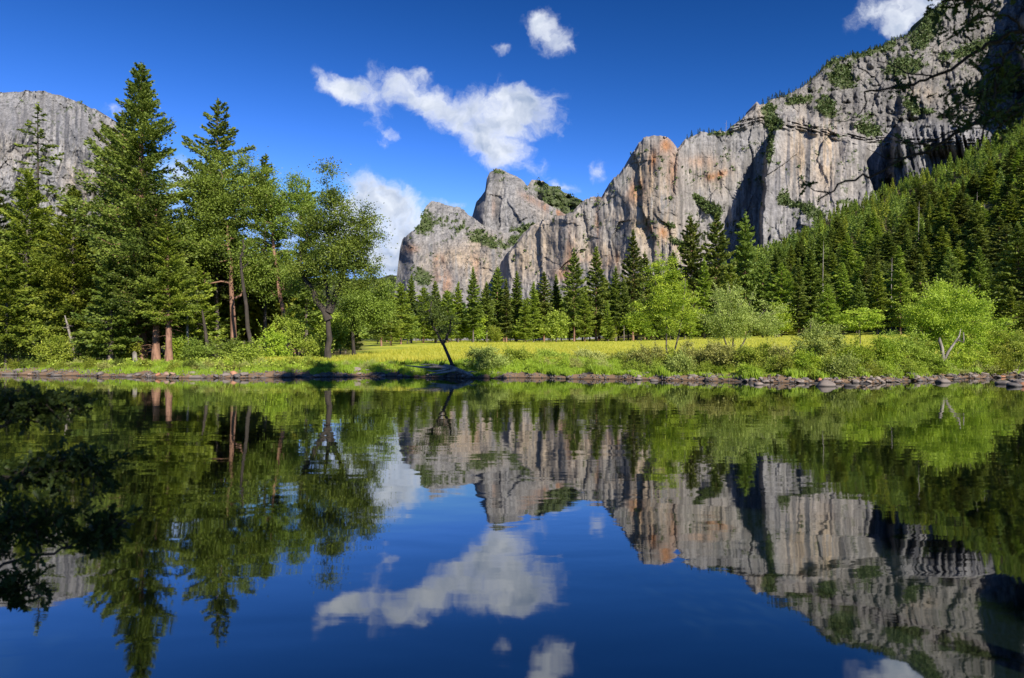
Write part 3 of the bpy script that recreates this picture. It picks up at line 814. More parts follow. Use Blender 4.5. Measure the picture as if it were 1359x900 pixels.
def leafy(seed, H, trunk_pts, ells, nclump, rc, nleaf, leaf, bark, mat, r0=None, flat=.65, stems=None, elong=2.0, limb_sides=4, droop=0.0, minz=0.0, shoots=0):
    """broad-leaved crown: leaf clumps inside ellipsoids, each joined by a limb to the growing skeleton"""
    rng = np.random.default_rng(seed)
    W, L = Geo(), Geo()
    r0 = r0 or H * .016
    nodes, nr = [], []
    for tp in ([trunk_pts] + (stems or [])):
        tp = np.array(tp, float)
        k = 9
        s_ = np.linspace(0, 1, k)
        seg = np.linspace(0, 1, len(tp))
        q = np.stack([np.interp(s_, seg, tp[:, c]) for c in range(3)], 1)
        q[1:-1] += rng.normal(size=(k - 2, 3)) * H * .006
        rr = r0 * (1 - s_ * .72)
        rr[0] *= 1.3
        W.tube(q, rr, 8)
        for j in range(k):
            if s_[j] > .28:
                nodes.append(q[j])
                nr.append(rr[j])
    cl = []
    wts = np.array([e[1][0] * e[1][1] * e[1][2] for e in ells])
    wts = wts / wts.sum()
    for i in range(nclump):
        c, r = ells[rng.choice(len(ells), p=wts)]
        dd = unit(rng.normal(size=3))
        p = np.array(c) + dd * np.array(r) * (rng.random() ** .42)
        p[2] = max(p[2], minz)
        cl.append(p)
    cl = np.array(cl)
    tn = np.array(nodes)
    order = np.argsort([np.min(np.linalg.norm(tn - c, axis=1)) for c in cl])
    for i in order:
        c = cl[i]
        N = np.array(nodes)
        dist = np.linalg.norm(N - c, axis=1) + 1.4 * np.maximum(N[:, 2] - c[2], 0)
        j = int(np.argmin(dist))
        b = N[j]
        r1 = min(nr[j] * .62, r0 * .42)
        r1 = max(r1, H * .0012)
        m1 = b * .6 + c * .4 + rng.normal(size=3) * .07 * np.linalg.norm(c - b) + [0, 0, .05 * np.linalg.norm(c - b)]
        m2 = b * .25 + c * .75 + rng.normal(size=3) * .06 * np.linalg.norm(c - b) + [0, 0, .05 * np.linalg.norm(c - b)]
        W.tube(np.stack([b, m1, m2, c]), np.array([r1, r1 * .75, r1 * .5, r1 * .3]), limb_sides)
        nodes += [m1, m2, c]
        nr += [r1 * .8, r1 * .6, r1 * .45]
        rcl = rc * (.6 + .8 * rng.random())
        n = int(nleaf * (rcl / rc) ** 1.5)
        off_ = rng.normal(size=(n, 3)) * [rcl * .55, rcl * .55, rcl * .55 * flat]
        off_ *= (1 + .3 * rng.normal(size=(n, 1)))
        C = c + off_
        C[:, 2] -= droop * np.linalg.norm(off_[:, :2], axis=1)
        C[:, 2] = np.maximum(C[:, 2], minz * .5)
        A = off_ + rng.normal(size=(n, 3)) * rcl * .5
        tone = .5 + .2 * rng.normal() + .25 * rng.normal(size=n)
        L.cards(C, A, leaf * (.7 + .6 * rng.random(n)), leaf * (.7 + .5 * rng.random(n)) / elong * 1.2, rng, tone,
                nrm=rng.normal(size=(n, 3)) + [0, 0, .8])
    # loose shoots that break the outline
    mid_ = cl.mean(axis=0)
    for q in range(shoots):
        c = cl[rng.integers(0, len(cl))]
        d = unit((c - mid_) * [1, 1, .8] + rng.normal(size=3) * .3 * H * .2 + [0, 0, .25 * H])
        ln = rc * (1.2 + 1.8 * rng.random())
        tip = c + d * ln + rng.normal(size=3) * .15 * ln
        W.tube([c, (c + tip) / 2 + rng.normal(size=3) * .06 * ln, tip], np.array([.0028, .002, .0008]) * H + .002, 3)
        n = int(10 + nleaf * .12)
        u_ = .25 + .8 * rng.random((n, 1))
        C = c + (tip - c) * u_ + rng.normal(size=(n, 3)) * leaf * .7 * (1.3 - u_)
        L.cards(C, d[None] + rng.normal(size=(n, 3)) * .6, leaf * (.6 + .5 * rng.random(n)), leaf * .6 * (.6 + .5 * rng.random(n)), rng, .6 + .2 * rng.normal(size=n))
    return W.mesh('trunk', bark, smooth=True), L.mesh('crown', mat, leaf=True)


def plant(name, meshes, loc, rz=0.0, sc=1.0, label=None, cat=None, group=None, parts=('trunk', 'crown'), squash=1.0):
    e = empty(name, loc, rz, (sc * squash, sc * squash, sc))
    for me, pn in zip(meshes, parts):
        link(pn, me, e)
    tag(e, label, cat, group)
    return e


def gz(x, y):
    return float(ground_z(np.array([x]), np.array([y]))[0])


def stand(px, Y):
    """the point of the ground at distance Y in column px"""
    x = (px - CX) / FPX * Y
    return (x, Y, gz(x, Y) - .05)


def height_to(px, py, Y):
    """height above the ground there that reaches row py"""
    return CAMZ + (HY - py) / FPX * Y - gz((px - CX) / FPX * Y, Y)

# ------------------------------------------------------------------ the grove on the left bank
# tall ponderosa, its broad irregular crown leaning on three reddish trunks
Y = 72
H = height_to(206, 88, Y)
w_, l_ = conifer(101, H, 5.9, .17, 330, 290, .34, .55, -.25, .12, .68, M_BARK_R, M_CON, .9, .0165, .004, .34)
plant('tall_pine', (w_, l_), stand(187, Y), 0, 1, 'tallest pine of the grove, its dark pointed top well above every other tree', 'pine tree')
w_, l_ = conifer(102, 22, 4.2, .24, 220, 230, .32, .5, -.2, .1, .55, M_BARK_R, M_OAK, .6, .021, .004, .3)
plant('pine', (w_, l_), stand(207, Y - 2.5), 0, height_to(207, 262, Y - 2.5) / 22, 'middle one of three thick red brown trunks standing close together at the water', 'pine tree')
w_, l_ = conifer(103, 22, 3.9, .3, 200, 220, .32, .5, -.2, .1, .55, M_BARK_R, M_CONB, .5, .024, .006, .3)
plant('pine', (w_, l_), stand(224, Y - 4), 0, height_to(238, 300, Y - 4) / 22, 'shorter pine with the greyest of three thick trunks, right beside the red brown pair', 'pine tree')
w_, l_ = conifer(104, 27, 4.0, .3, 210, 210, .32, .6, -.1, .15, .6, M_BARK_R, M_CON, .3, .008, .006, .35)
plant('pine', (w_, l_), stand(160, Y + 8), 0, height_to(160, 150, Y + 8) / 27, 'dark pine whose ragged top shows beside the tallest pine, in front of the dome', 'pine tree')
w_, l_ = conifer(105, 26, 3.9, .25, 200, 200, .32, .5, -.1, .2, .6, M_BARK_G, M_CON, .3, .008, .008, .4)
plant('pine', (w_, l_), stand(288, 84), 0, height_to(288, 136, 84) / 26, 'slim pine with a sparse narrow top rising out of the oaks', 'pine tree')
w_, l_ = conifer(114, 24, 3.2, .25, 170, 170, .34, .5, -.15, .15, .6, M_BARK_G, M_OAK, .3, .008, .008, .4)
plant('pine', (w_, l_), stand(352, 88), 0, height_to(352, 208, 88) / 24, 'pine whose blunt top closes the gap right of the big full oak', 'pine tree')
w_, l_ = conifer(115, 22, 2.6, .2, 150, 150, .34, .5, -.15, .15, .6, M_BARK_G, M_CON, .3, .008, .008, .4)
plant('pine', (w_, l_), stand(407, 90), 0, height_to(407, 240, 90) / 22, 'narrow pine between the thinner oak and the airy riverside oak', 'pine tree')
# thin sparse tree before the dome
w_, l_ = conifer(106, 30, 3.2, .45, 60, 50, .5, .1, -.3, .35, .5, M_BARK_D, M_CON, 1.0, .006, .003, .5)
plant('thin_pine', (w_, l_), stand(50, 96), 0, height_to(50, 140, 96) / 30, 'almost bare thin pine with short flat limbs silhouetted against the granite dome', 'pine tree')
w_, l_ = conifer(107, 24, 4.6, .12, 260, 230, .34, .45, -.25, .08, .62, M_BARK_G, M_CONB, .3, .011, .004, .3)
plant('broad_conifer', (w_, l_), stand(36, 80), 0, height_to(36, 228, 80) / 24, 'broad sunlit yellow green conifer below the bare thin pine', 'conifer')
w_, l_ = conifer(108, 22, 4.4, .12, 250, 230, .34, .45, -.2, .08, .55, M_BARK_G, M_CONB, .3, .011, .004, .3)
plant('broad_conifer', (w_, l_), stand(97, 76), 1, height_to(97, 250, 76) / 22, 'round topped bright green conifer just left of the tall pine', 'conifer')
w_, l_ = conifer(109, 24, 4.8, .15, 240, 220, .36, .4, -.25, .1, .6, M_BARK_G, M_CON, .3, .011, .004, .3)
plant('broad_conifer', (w_, l_), stand(-20, 82), 1, height_to(-20, 215, 82) / 24, 'dark conifer cut by the edge of the view at the far end of the grove', 'conifer')

def px_ell(px0, px1, py0, py1, Y, bx, dy=1.0):
    """an ellipsoid that fills those columns and rows at distance Y, relative to a base column bx"""
    k = Y / FPX
    b = stand(bx, Y)
    cx = ((px0 + px1) / 2 - CX) * k - b[0]
    cz = CAMZ + (HY - (py0 + py1) / 2) * k - b[2]
    rx = (px1 - px0) / 2 * k
    rz = (py1 - py0) / 2 * k
    return ((cx, 0, cz), (rx, rx * dy, rz))
def px_pt(px, py, Y, bx, dy=0.0):
    b = stand(bx, Y)
    k = Y / FPX
    return ((px - CX) * k - b[0], dy, CAMZ + (HY - py) * k - b[2])

# large oak behind the slim pine
Y = 76
me = leafy(120, 24, [(0, 0, 0), px_pt(308, 400, Y, 312), px_pt(302, 300, Y, 312)],
           [px_ell(252, 318, 200, 340, Y, 312), px_ell(300, 366, 205, 300, Y, 312), px_ell(234, 296, 270, 390, Y, 312), px_ell(306, 360, 300, 390, Y, 312)],
           235, .85, 200, .22, M_BARK_R, M_OAK, .42)
plant('oak', me, stand(312, Y), 0, 1, 'big full oak with a thick red brown trunk behind the leaning black stem', 'oak tree')
Y = 70
me = leafy(121, 22, [(0, 0, 0), px_pt(326, 420, Y, 340), px_pt(323, 350, Y, 340), px_pt(322, 318, Y, 340)],
           [px_ell(300, 345, 320, 350, Y, 340)], 26, .5, 5, .25, M_BARK_D, M_OAK, .26)
plant('bare_tree', me, stand(340, Y), 0, 1, 'leaning black stem with bare dead twigs, close to the water', 'dead tree')
Y = 78
me = leafy(122, 23, [(0, 0, 0), px_pt(372, 395, Y, 386), px_pt(362, 320, Y, 386), px_pt(358, 265, Y, 386)],
           [px_ell(335, 408, 232, 330, Y, 386), px_ell(375, 420, 225, 290, Y, 386), px_ell(330, 400, 320, 400, Y, 386)],
           150, .75, 150, .21, M_BARK_R, M_OAK, .30)
plant('oak', me, stand(386, Y), 0, 1, 'thinner oak with a rust coloured trunk leaning away from the big riverside oak', 'oak tree')
Y = 70
me = leafy(123, 21, [(0, 0, 0), px_pt(437, 440, Y, 436), px_pt(434, 395, Y, 436), px_pt(428, 330, Y, 436)],
           [px_ell(398, 480, 262, 400, Y, 436), px_ell(420, 452, 216, 290, Y, 436), px_ell(440, 508, 285, 400, Y, 436), px_ell(384, 440, 300, 395, Y, 436), px_ell(470, 500, 270, 330, Y, 436)],
           240, .85, 170, .21, M_BARK_D, M_OAK, .36,
           stems=[[px_pt(436, 415, Y, 436), px_pt(456, 360, Y, 436), px_pt(462, 320, Y, 436)], [px_pt(436, 425, Y, 436), px_pt(404, 370, Y, 436), px_pt(398, 330, Y, 436)]])
plant('oak', me, stand(436, Y), 0, 1, 'airy riverside oak at the meadow end of the grove, forked dark trunk in the grass', 'oak tree')
Y = 84
me = leafy(124, 20, [(0, 0, 0), px_pt(468, 400, Y, 470), px_pt(470, 360, Y, 470)],
           [px_ell(445, 500, 355, 440, Y, 470), px_ell(488, 524, 365, 440, Y, 470)], 80, 1.0, 220, .25, M_BARK_D, M_OAK, .22)
plant('oak', me, stand(470, Y), 0, 1, 'low rounded oak behind the airy riverside oak', 'oak tree')
w_, l_ = conifer(110, 14, 3.4, .1, 150, 130, .42, .45, -.2, .05, .7, M_BARK_G, M_OAK, .2)
plant('young_conifer', (w_, l_), stand(148, 68), 0, height_to(148, 330, 68) / 14, 'grey green young conifer with low boughs before the grove shade', 'conifer')
w_, l_ = conifer(111, 13, 3.4, .12, 150, 120, .42, .45, -.2, .05, .7, M_BARK_G, M_CONB, .2)
plant('young_conifer', (w_, l_), stand(262, 74), 0, height_to(262, 350, 74) / 13, 'young green conifer in the gap between the thick trunks and the big oak', 'conifer')
w_, l_ = conifer(112, 13, 3.2, .15, 150, 120, .42, .45, -.2, .05, .7, M_BARK_G, M_CONB, .2)
plant('young_conifer', (w_, l_), stand(8, 68), 0, height_to(8, 330, 68) / 13, 'bright young conifer at the very end of the near grove', 'conifer')
# pale slim trunks
for k_, (bx, tx, ty, Y, mt, r_, lb) in enumerate([(249, 247, 395, 70, M_DEAD, .13, 'slim upright pale dead trunk beside the greyest thick trunk'),
                                          (100, 86, 418, 69, M_DEAD, .15, 'pale dead stem leaning away from the water under the bright conifer'),
                                          (146, 141, 420, 68, M_BARK_G, .26, 'short grey trunk in deep shade under the young conifer'),
                                          (277, 268, 410, 71, M_BARK_D, .2, 'dark slim trunk leaning in the shade left of the big oak')]):
    g = Geo()
    b = stand(bx, Y)
    H_ = height_to(bx, ty, Y)
    lean = (tx - bx) * Y / FPX
    g.tube([(0, 0, -.1), (lean * .35, .1, H_ * .4), (lean * .8, .1, H_ * .8), (lean, 0, H_)], [r_ * 1.3, r_, r_ * .7, r_ * .3], 8)
    rg = np.random.default_rng(130 + k_)
    for q in range(12):
        z = H_ * (.35 + .6 * rg.random())
        a = rg.random() * 6.28
        ln = .25 + .6 * rg.random()
        p0_ = np.array([lean * z / H_, 0, z])
        p1_ = p0_ + [math.cos(a) * ln, math.sin(a) * ln * .6, ln * (.5 * rg.random() - .1)]
        g.tube([p0_, (p0_ + p1_) / 2 + [0, 0, .08], p1_], [r_ * .22, r_ * .14, r_ * .05], 4)
    o = link('dead_trunk', g.mesh('dead_trunk', mt, smooth=True), None, b)
    tag(o, lb, 'dead tree')
# broken stump with a fallen piece
g = Geo()
g.tube([(0, 0, -.1), (-.05, 0, .5), (-.12, 0, 1.15), (-.1, 0, 1.3)], [.3, .22, .2, .05], 10)
g.tube([(.1, -.1, .05), (.6, -.3, .12), (1.3, -.5, .06)], [.16, .14, .06], 6)
o = link('tree_stump', g.mesh('tree_stump', M_DEAD, smooth=True), None, stand(180, 67.5))
tag(o, 'short broken pale stump at the foot of the thick red brown trunks', 'stump')

# dense wood that closes the grove behind (individual trees)
protoC = []
for sd, R_, cb_, pw_, lf in [(201, .155, .16, .75, M_CON), (202, .125, .22, .85, M_OAK), (203, .17, .2, .62, M_CON), (204, .14, .1, .8, M_CONB), (205, .18, .13, .66, M_CONB), (206, .13, .28, .7, M_CON), (207, .10, .12, .9, M_CON)]:
    protoC.append(conifer(sd, 30, 30 * R_ * 1.2, cb_, 150, 105, .9, .4, -.28, .06, pw_, M_BARK_R if sd % 2 else M_BARK_G, lf, .2, .0095, .004, .2))
protoD = []
for sd, mt in [(221, M_OAK), (222, M_SHR), (223, M_DEC)]:
    protoD.append(leafy(sd, 12, [(0, 0, 0), (.2, 0, 4), (0, .2, 8)], [((0, 0, 7), (3.6, 3.6, 4.4)), ((1.4, 0, 5), (3, 3, 3)), ((-1.2, 0, 4.5), (2.6, 2.6, 3))], 60, 1.25, 75, .62, M_BARK_G, mt, .2))
rg = np.random.default_rng(300)
k_ = 0
for row, (Y0, step) in enumerate([(88, 23), (104, 21), (124, 18)]):
    for px in np.arange(-130, 478, step):
        Yq = Y0 + rg.random() * 10
        pq = px + rg.normal() * 5
        tp = np.interp(pq, [-130, 0, 120, 200, 300, 380, 430, 500], [250, 285, 300, 270, 290, 330, 385, 395]) + rg.random() * 45 + row * 8
        if rg.random() < .3:
            me, h0, nm, ct = protoD[k_ % 2], 12, 'broadleaf_tree', 'tree'
            lb = 'leafy tree filling in the shaded wood behind the riverside grove'
        else:
            me, h0, nm, ct = protoC[k_ % 6], 30, 'background_conifer', 'conifer'
            lb = 'conifer standing in the shaded wood behind the riverside grove'
        hh = height_to(pq, tp, Yq)
        plant(nm, me, stand(pq, Yq), rg.random() * 6.28, hh / h0, lb, ct, 'wood behind the riverside grove' if h0 == 30 else 'leafy trees in the wood behind the riverside grove')
        k_ += 1
# undergrowth of the grove
def bush(seed, wd, ht, mat, ncl=26, rc=.42, nl=90, leaf=.16, bark=None, dp=.8, minz=.05, droop=0.0):
    st = []
    rg_ = np.random.default_rng(seed)
    for q in range(5):
        a = q * 1.3 + rg_.random()
        st.append([(0, 0, 0), (math.cos(a) * wd * .12, math.sin(a) * wd * .1, ht * .3), (math.cos(a) * wd * .26, math.sin(a) * wd * .2, ht * .6)])
    return leafy(seed, ht, st[0], [((0, 0, ht * .42), (wd / 2 * .84, wd / 2 * dp * .84, ht * .36)), ((wd * .18 * rg_.normal(), 0, ht * .62), (wd * .24, wd * .24, ht * .36)), ((wd * .22 * rg_.normal(), 0, ht * .55), (wd * .2, wd * .2, ht * .44)), ((wd * .25 * rg_.normal(), 0, ht * .3), (wd * .3, wd * .3, ht * .25))], ncl, rc, nl, leaf, bark or M_BARK_D, mat, .035, stems=st[1:], minz=minz, droop=droop, shoots=26)


BUSHES = [  # column, row of the top, distance, width in columns, material, label
    (22, 432, 68, 70, M_OAK, 'dark green shrub at the far end of the left bank'), (72, 428, 68.5, 52, M_SHR, 'light green shrub beside the pale leaning dead stem'),
    (118, 440, 68, 40, M_OAK, 'shaded round shrub on the bank before the short grey trunk'), (165, 440, 70, 40, M_SHR, 'low leafy shrub touching the broken pale stump'),
    (236, 448, 69.5, 34, M_DEC, 'bright little shrub lit by the sun beside the slim pale dead trunk'), (266, 446, 68.5, 44, M_OAK, 'shrub at the foot of the dark slim leaning trunk'),
    (300, 442, 70, 46, M_OAK, 'shrub hiding the foot of the big oak'), (360, 428, 71, 56, M_DEC, 'yellow green sunlit thicket behind the leaning black stem'),
    (392, 400, 74, 56, M_SHR, 'pale twiggy thicket under the rust coloured trunk'), (420, 446, 73, 40, M_SHR, 'small shrub beside the forked dark trunk'),
    (-30, 430, 68, 60, M_OAK, 'shrub at the edge of the view under the grove'), (330, 455, 66, 30, M_SHR, 'small olive shrub near the water before the big oak'),
]
for k_, (px, top, Yb, wc, mt, lb) in enumerate(BUSHES):
    hh = height_to(px, top, Yb)
    ww = wc * Yb / FPX
    plant('shrub', bush(400 + k_, ww, hh, mt, 34, .5, 120, .2), stand(px, Yb), 0, 1, lb, 'shrub', parts=('stems', 'foliage'))
# ------------------------------------------------------------------ tree line beyond the meadow
CENTRE = [  # column, row of the top, distance, prototype, squash, label
    (506, 372, 190, 0, 1.2, 'dark conifer just right of the low rounded oak'), (519, 392, 200, 4, 1.2, 'small bright conifer at the start of the meadow tree line'),
    (532, 376, 230, 4, 1.3, 'yellow green conifer below the foot of the broken buttress'), (546, 366, 270, 1, 1.1, 'greyish conifer behind the leaning river tree'),
    (562, 382, 265, 4, 1.4, 'broad light conifer hidden partly by the leaning river tree'), (578, 374, 290, 0, 1.1, 'mid green conifer right above the leaning river tree'),
    (594, 386, 275, 4, 1.3, 'bright rounded conifer right of the leaning river tree'), (608, 376, 280, 3, 1.1, 'yellow green conifer beside the tall straight dark one'),
    (628, 357, 275, 1, 1.0, 'tall straight conifer with a bare reddish trunk foot at the meadow edge'), (646, 376, 290, 5, 1.1, 'conifer in front of the dark waterfall cleft, lower than its neighbour'),
    (660, 356, 300, 0, 1.1, 'broad dark conifer straight below the waterfall cleft'), (672, 372, 295, 6, 1.2, 'slim bright conifer right of the waterfall cleft'),
    (686, 362, 300, 1, 1.1, 'pointed conifer in front of the pink rock'), (697, 398, 270, 4, 1.2, 'short yellow green conifer at the meadow edge'),
    (708, 376, 285, 3, 1.2, 'bright spreading conifer in the middle of the tree line'), (722, 362, 290, 0, 1.1, 'tall feathery conifer in the middle of the tree line'),
    (738, 366, 300, 1, 1.1, 'conifer standing close against the dense dark pair'), (762, 336, 285, 2, .85, 'tall tapering conifer, left one of the high pair before the wall'),
    (791, 329, 290, 0, .95, 'tall dark conifer, right one of the high pair before the wall'), (776, 388, 270, 4, 1.1, 'low pale conifer between the feet of the high pair'),
    (806, 400, 268, 3, 1.0, 'vivid green small conifer at the meadow edge right of the high pair'), (817, 356, 300, 1, 1.1, 'dark conifer left of the blackish spire shaped one'),
    (840, 307, 300, 0, .8, 'blackish spire shaped conifer, the highest before the long wall'), (828, 372, 275, 5, 1.0, 'conifer with a clear reddish trunk at the edge of the meadow'),
    (856, 338, 310, 2, .9, 'conifer behind the bright feathery river tree, left side'), (872, 350, 320, 0, 1.0, 'conifer behind the bright feathery river tree, middle'),
    (893, 336, 320, 5, 1.0, 'conifer behind the bright feathery river tree, right side'), (917, 290, 300, 2, .85, 'first of three tall sunlit conifers under the long wall'),
    (951, 288, 300, 2, .85, 'middle one of three tall sunlit conifers under the long wall'), (989, 288, 300, 2, .8, 'last of three tall sunlit conifers, before the shadowed recess'),
    (935, 345, 280, 3, 1.1, 'short conifer between the first two tall sunlit ones'), (970, 352, 275, 4, 1.1, 'short bright conifer between the last two tall sunlit ones'),
    (1012, 340, 280, 0, 1.1, 'dense conifer right of the three tall sunlit ones'), (1030, 332, 300, 1, 1.0, 'narrow conifer under the edge of the sheer buttress'),
    (1037, 350, 275, 4, 1.0, 'yellow lit conifer under the sheer buttress'), (1060, 345, 270, 6, 1.2, 'slender vivid conifer on the meadow side of the slope forest'),
    (1076, 318, 290, 1, 1.0, 'tall narrow conifer on the lower slope beside a dead stem'), (1098, 378, 262, 4, 1.3, 'rounded olive conifer at the meadow edge'),
    (1120, 352, 268, 3, 1.1, 'bright two tipped conifer at the foot of the slope'), (1140, 372, 262, 5, 1.2, 'conifer with a yellow lit trunk at the foot of the slope'),
    (1165, 350, 262, 3, 1.2, 'broad vivid green conifer left of the big round river bush'), (1195, 345, 262, 4, 1.0, 'bright conifer rising over the big round river bush'),
    (1222, 350, 262, 0, 1.1, 'dark conifer rising over the middle of the big round river bush'), (1300, 330, 225, 1, 1.1, 'dark conifer above the right flank of the big round river bush'),
    (1330, 345, 215, 0, 1.1, 'dark shaded conifer near the right edge above the shore bush'), (1262, 340, 240, 2, 1.0, 'conifer behind the top of the big round river bush'),
]
CENTRE += [(1352, 300, 205, 2, 1.2, 'tall dark conifer cut by the right edge behind the shore bush'), (1375, 320, 200, 0, 1.3, 'dark conifer just outside the right edge'),
           (1342, 385, 190, 3, 1.5, 'low wide conifer right behind the darker shore bush at the edge'), (1362, 392, 180, 4, 1.5, 'low light conifer behind the stone spit at the edge')]
N_CONIFER = len(CENTRE)
for k_, (px, top, Yc, pi_, sq, lb) in enumerate(CENTRE):
    hh = height_to(px, top, Yc)
    plant('conifer', protoC[pi_], stand(px, Yc), k_ * 1.7, hh / 30, lb, 'conifer', squash=sq)

rg = np.random.default_rng(500)
# second row behind, closing the gaps
LB_BACK = 'conifer in the second row of the tree line, half hidden behind the edge trees'
for px in np.arange(500, 905, 8.5):
    pq, Yq = px + rg.normal() * 3, 315 + rg.random() * 60
    tp = np.interp(pq, [500, 560, 650, 740, 800, 850, 905], [392, 396, 388, 384, 372, 364, 352]) + rg.random() * 24
    plant('conifer', protoC[int(rg.integers(0, 6))], stand(pq, Yq), rg.random() * 6.28, height_to(pq, tp, Yq) / 30, LB_BACK, 'conifer', 'second row of the meadow tree line', squash=1.15)
    N_CONIFER += 1

rl = np.random.default_rng(520)
for k_ in range(20):
    pq, Yq = 498 + 30 * k_ + rl.normal() * 9, 245 + rl.random() * 40
    if 745 < pq < 800:
        continue
    tp = 455 - (24 + 38 * rl.random())
    plant('broadleaf_tree', protoD[int(rl.integers(0, 3))], stand(pq, Yq), rl.random() * 6.28, height_to(pq, tp, Yq) / 12, 'low round leafy tree between conifer trunks at the back edge of the meadow', 'tree', 'leafy trees at the back edge of the meadow', squash=1.1)
for k_ in range(34):
    pq, Yq = 1000 + 370 * rl.random(), 270 + rl.random() * 260
    x = (pq - CX) / FPX * Yq
    if gz(x, Yq) < 7:
        continue
    plant('broadleaf_tree', protoD[int(rl.integers(0, 3))], (x, Yq, gz(x, Yq) - .2), rl.random() * 6.28, (9 + 12 * rl.random()) / 12, 'rounded leafy tree among the conifers of the slope forest', 'tree', 'leafy trees in the slope forest', squash=1.2)

# forest on the slope: the largest as individuals, the rest as one mass
cand = []
tries = 0
taken = {}
while len(cand) < 2900 and tries < 120000:
    tries += 1
    Yq = 250 + (rg.random() ** .75) * 1750
    pq = 890 + rg.random() * 620
    x = (pq - CX) / FPX * Yq
    z = gz(x, Yq)
    if z < 9.5 or (fbm(np.array([x / 45.0]), np.array([Yq / 60.0]), 12.0, 3)[0] < -.38 and Yq > 380):
        continue
    gap_ = 11.0 + Yq * .0105
    key = (int(x / gap_), int(Yq / gap_))
    if any((key[0] + a, key[1] + b) in taken and (taken[(key[0] + a, key[1] + b)][0] - x) ** 2 + (taken[(key[0] + a, key[1] + b)][1] - Yq) ** 2 < gap_ ** 2 for a in (-1, 0, 1) for b in (-1, 0, 1)):
        continue
    py = HY - (z - CAMZ) / Yq * FPX
    # the trees stop at the cliff foot
    lim = np.interp(pq, [890, 940, 1000, 1010, 1060, 1100, 1150, 1200, 1260, 1300, 1359, 1500], [335, 330, 322, 345, 336, 322, 302, 288, 248, 232, 196, 120])
    taken[key] = (x, Yq)
    h_ = 17 + 22 * rg.random() ** 1.2 + (9 if rg.random() < .12 else 0)
    cand.append((pq, Yq, x, z, h_, py))
# size in the photograph, only what stands inside or near the frame
cand.sort(key=lambda c_: -c_[4] / c_[1] * (1 if c_[0] < 1375 else .2))
n_ind = 300 - N_CONIFER
small = []
for k_, (pq, Yq, x, z, h_, py) in enumerate(cand):
    if k_ < n_ind:
        r_ = rg.random()
        if Yq < 330:
            lb, gp = 'tall conifer in the lowest rows of the slope forest beside the meadow', 'lowest rows of the slope forest'
        elif pq > 1230:
            lb, gp = 'dark conifer in the steep part of the slope forest below the overhanging branches', 'steep dark part of the slope forest'
        else:
            lb, gp = 'conifer in the middle of the slope forest below the sheer buttress', 'middle of the slope forest'
        pi_ = int(rg.choice([0, 1, 2, 5, 3, 4, 6], p=[.17, .15, .14, .12, .18, .14, .1]))
        plant('conifer', protoC[pi_], (x, Yq, z - .3), rg.random() * 6.28, h_ / 30, lb, 'conifer', gp, squash=1.3 + .5 * rg.random())
    else:
        small.append((x, Yq, z - .3, h_))

# low detail conifers merged into one forest
def far_conifer(seed, n=150, R_=.17):
    rg_ = np.random.default_rng(seed)
    t_ = rg_.random(n) ** .85
    rad = R_ * (1 - t_) ** .75 * (.55 + .5 * rg_.random(n)) * np.minimum(1, .5 + t_ * 4)
    a = rg_.random(n) * 6.283
    C = np.stack([np.cos(a) * rad, np.sin(a) * rad, .12 + .88 * t_], 1)
    A = np.stack([np.cos(a), np.sin(a), -.25 + .7 * t_], 1) + rg_.normal(size=(n, 3)) * .25
    g_ = Geo()
    g_.cards(C, A, .125 * (.6 + .5 * (1 - t_)), .075 * (.6 + .5 * (1 - t_)), rg_, .5 + .22 * rg_.normal(size=n), nrm=np.array([0, 0, .5]) + rg_.normal(size=(n, 3)) * .8)
    return np.concatenate(g_.V), np.concatenate(g_.A)
FC = [far_conifer(600 + i, 170, r_) for i, r_ in enumerate([.16, .19, .14, .21, .17])]
def mass(name, items, label, cat, mat, full=True):
    Vs, As = [], []
    rg_ = np.random.default_rng(9)
    for (x, y, z, h_) in items:
        v_, a_ = FC[int(rg_.integers(0, 5))]
        if not full:
            v_, a_ = v_[:4 * 60], a_[:60]
        th = rg_.random() * 6.28
        c_, s_ = math.cos(th), math.sin(th)
        q = np.stack([v_[:, 0] * c_ - v_[:, 1] * s_, v_[:, 0] * s_ + v_[:, 1] * c_, v_[:, 2]], 1) * h_ + [x, y, z]
        Vs.append(q)
        As.append(np.clip(a_ + rg_.normal() * .3, 0, 1))
    V_ = np.concatenate(Vs)
    F_ = np.arange(len(V_)).reshape(-1, 4)
    o_ = link(name, mesh_np(name, V_, F_, mat, False, {'v': ('FACE', 'FLOAT', np.concatenate(As))}))
    tag(o_, label, cat, kind='stuff')
    return o_
for q in range(520):
    Yq = 345 + rg.random() * 330
    pq = 470 + rg.random() * 560
    x = (pq - CX) / FPX * Yq
    small.append((x, Yq, gz(x, Yq) - .3, min(height_to(pq, np.interp(pq, [470, 700, 850, 1030], [398, 400, 385, 360]), Yq), 42) * (.75 + .25 * rg.random())))
nA, nB = int(len(small) * .6), int(len(small) * .88)
order_ = np.random.default_rng(3).permutation(len(small))
small = [small[i_] for i_ in order_]
mass('forest', small[:nA], 'dense conifer forest climbing the upper slope to the cliff foot', 'forest', M_CON)
mass('forest', small[nA:nB], 'lighter green conifers mixed through the forest of the slope', 'forest', M_CONB)
mass('forest', small[nB:], 'olive crowns scattered through the forest of the slope', 'forest', M_SHR)

